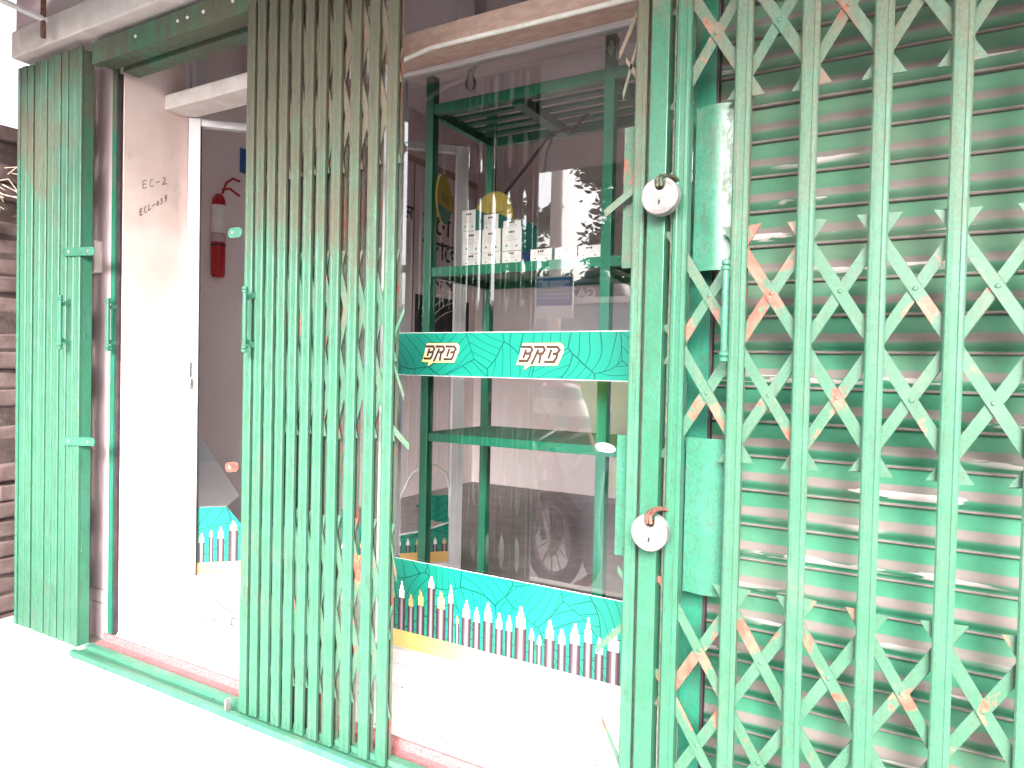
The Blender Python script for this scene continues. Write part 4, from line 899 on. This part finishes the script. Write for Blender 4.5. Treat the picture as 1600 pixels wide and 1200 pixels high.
    b.tube([W(-.025, .112, 1.525), W(0, .120, 1.522), W(.025, .112, 1.525)], .004, 5); b.build('eyes_and_mouth', p)
    return p
person(-1.97, -2.22, -.42, R(-35), 'man in striped shirt and pale grey jeans bending over the motorcycle', 'stripes', 'jeans', 1.72, R(28), (((-.24, .15, 1.12), (-.16, .36, 1.0)), ((.24, .12, 1.12), (.20, .34, 1.0))))
person(-3.05, -2.6, -.42, R(15), 'man in salmon shirt and dark trousers standing in the street', 'pinkshirt', 'navy', 1.74)
person(-2.62, -2.9, -.42, R(0), 'person in black shirt and trousers standing between the two men', 'blackcloth', 'blackcloth', 1.76)
# motorcycle
mo = thing('motorcycle', 'parked black motorcycle with chrome fork in the street', 'motorcycle', (-2.72, -2.42, -.42))
ang = R(28); ca, sa = math.cos(ang), math.sin(ang)
def Wm(f, a, z_): return (-2.72+f*ca-a*sa, -2.42+f*sa+a*ca, -.42+z_)
def wheel(f):
    nn = 26; b = mb('black'); b.tube([Wm(f+.285*math.cos(2*math.pi*k/nn), 0, .32+.285*math.sin(2*math.pi*k/nn)) for k in range(nn+1)], .045, 8, False); w_ = b.build('wheel', mo, smooth=True)
    b = mb('steel'); b.tube([Wm(f+.235*math.cos(2*math.pi*k/nn), 0, .32+.235*math.sin(2*math.pi*k/nn)) for k in range(nn+1)], .014, 6, False)
    for k in range(12): b.tube([Wm(f, 0, .32), Wm(f+.235*math.cos(k*.5236), 0, .32+.235*math.sin(k*.5236))], .005, 4)
    b.build('rim', w_)
wheel(.63); wheel(-.63)
b = mb('black'); b.tube([Wm(.36, 0, .86), Wm(.25, 0, .90), Wm(.0, 0, .86), Wm(-.12, 0, .80)], [.05, .12, .13, .07], 12); b.build('fuel_tank', mo, smooth=True)
b = mb('black'); b.tube([Wm(-.10, 0, .80), Wm(-.35, 0, .80), Wm(-.75, 0, .86)], [.09, .10, .06], 10); b.build('seat', mo, smooth=True)
b = mb('darkmetal'); b.tube([Wm(.2, 0, .50), Wm(0, 0, .42), Wm(-.2, 0, .48)], [.12, .17, .12], 10); b.build('engine', mo, smooth=True)
b = mb('steel')
for a in (-.07, .07): b.tube([Wm(.63, a, .32), Wm(.42, a, .95)], .02, 8)
b.build('fork', mo, smooth=True)
b = mb('steel'); b.tube([Wm(.22, -.34, 1.04), Wm(.36, -.2, 1.05), Wm(.42, 0, .98), Wm(.36, .2, 1.05), Wm(.22, .34, 1.04)], .012, 8); b.build('handlebar', mo, smooth=True)
b = mb('steel'); b.tube([Wm(.48, 0, .86), Wm(.56, 0, .85)], [.04, .06], 14); b.build('headlight', mo, smooth=True)
b = mb('steel'); b.tube([Wm(.1, .12, .32), Wm(-.3, .14, .26), Wm(-.85, .15, .34)], [.02, .03, .045], 10); b.build('exhaust', mo, smooth=True)
b = mb('black')
for a in (-.30, .30): b.tube([Wm(.3, a, 1.05), Wm(.27, a*1.1, 1.18)], .006, 6); b.lathe([(.01, -.01), (.05, 0), (.01, .01)], Wm(.27, a*1.1, 1.21), 'y', 12)
b.build('mirror', mo)
b = mb('black'); b.tube([Wm(.4, 0, .66), Wm(.63, 0, .70), Wm(.93, 0, .52)], .035, 8); b.tube([Wm(-.45, 0, .66), Wm(-.7, 0, .72), Wm(-1.0, 0, .5)], .045, 8); b.build('mudguard', mo, smooth=True)
for o in bpy.data.objects:
    if 'o' in o.keys(): del o['o']
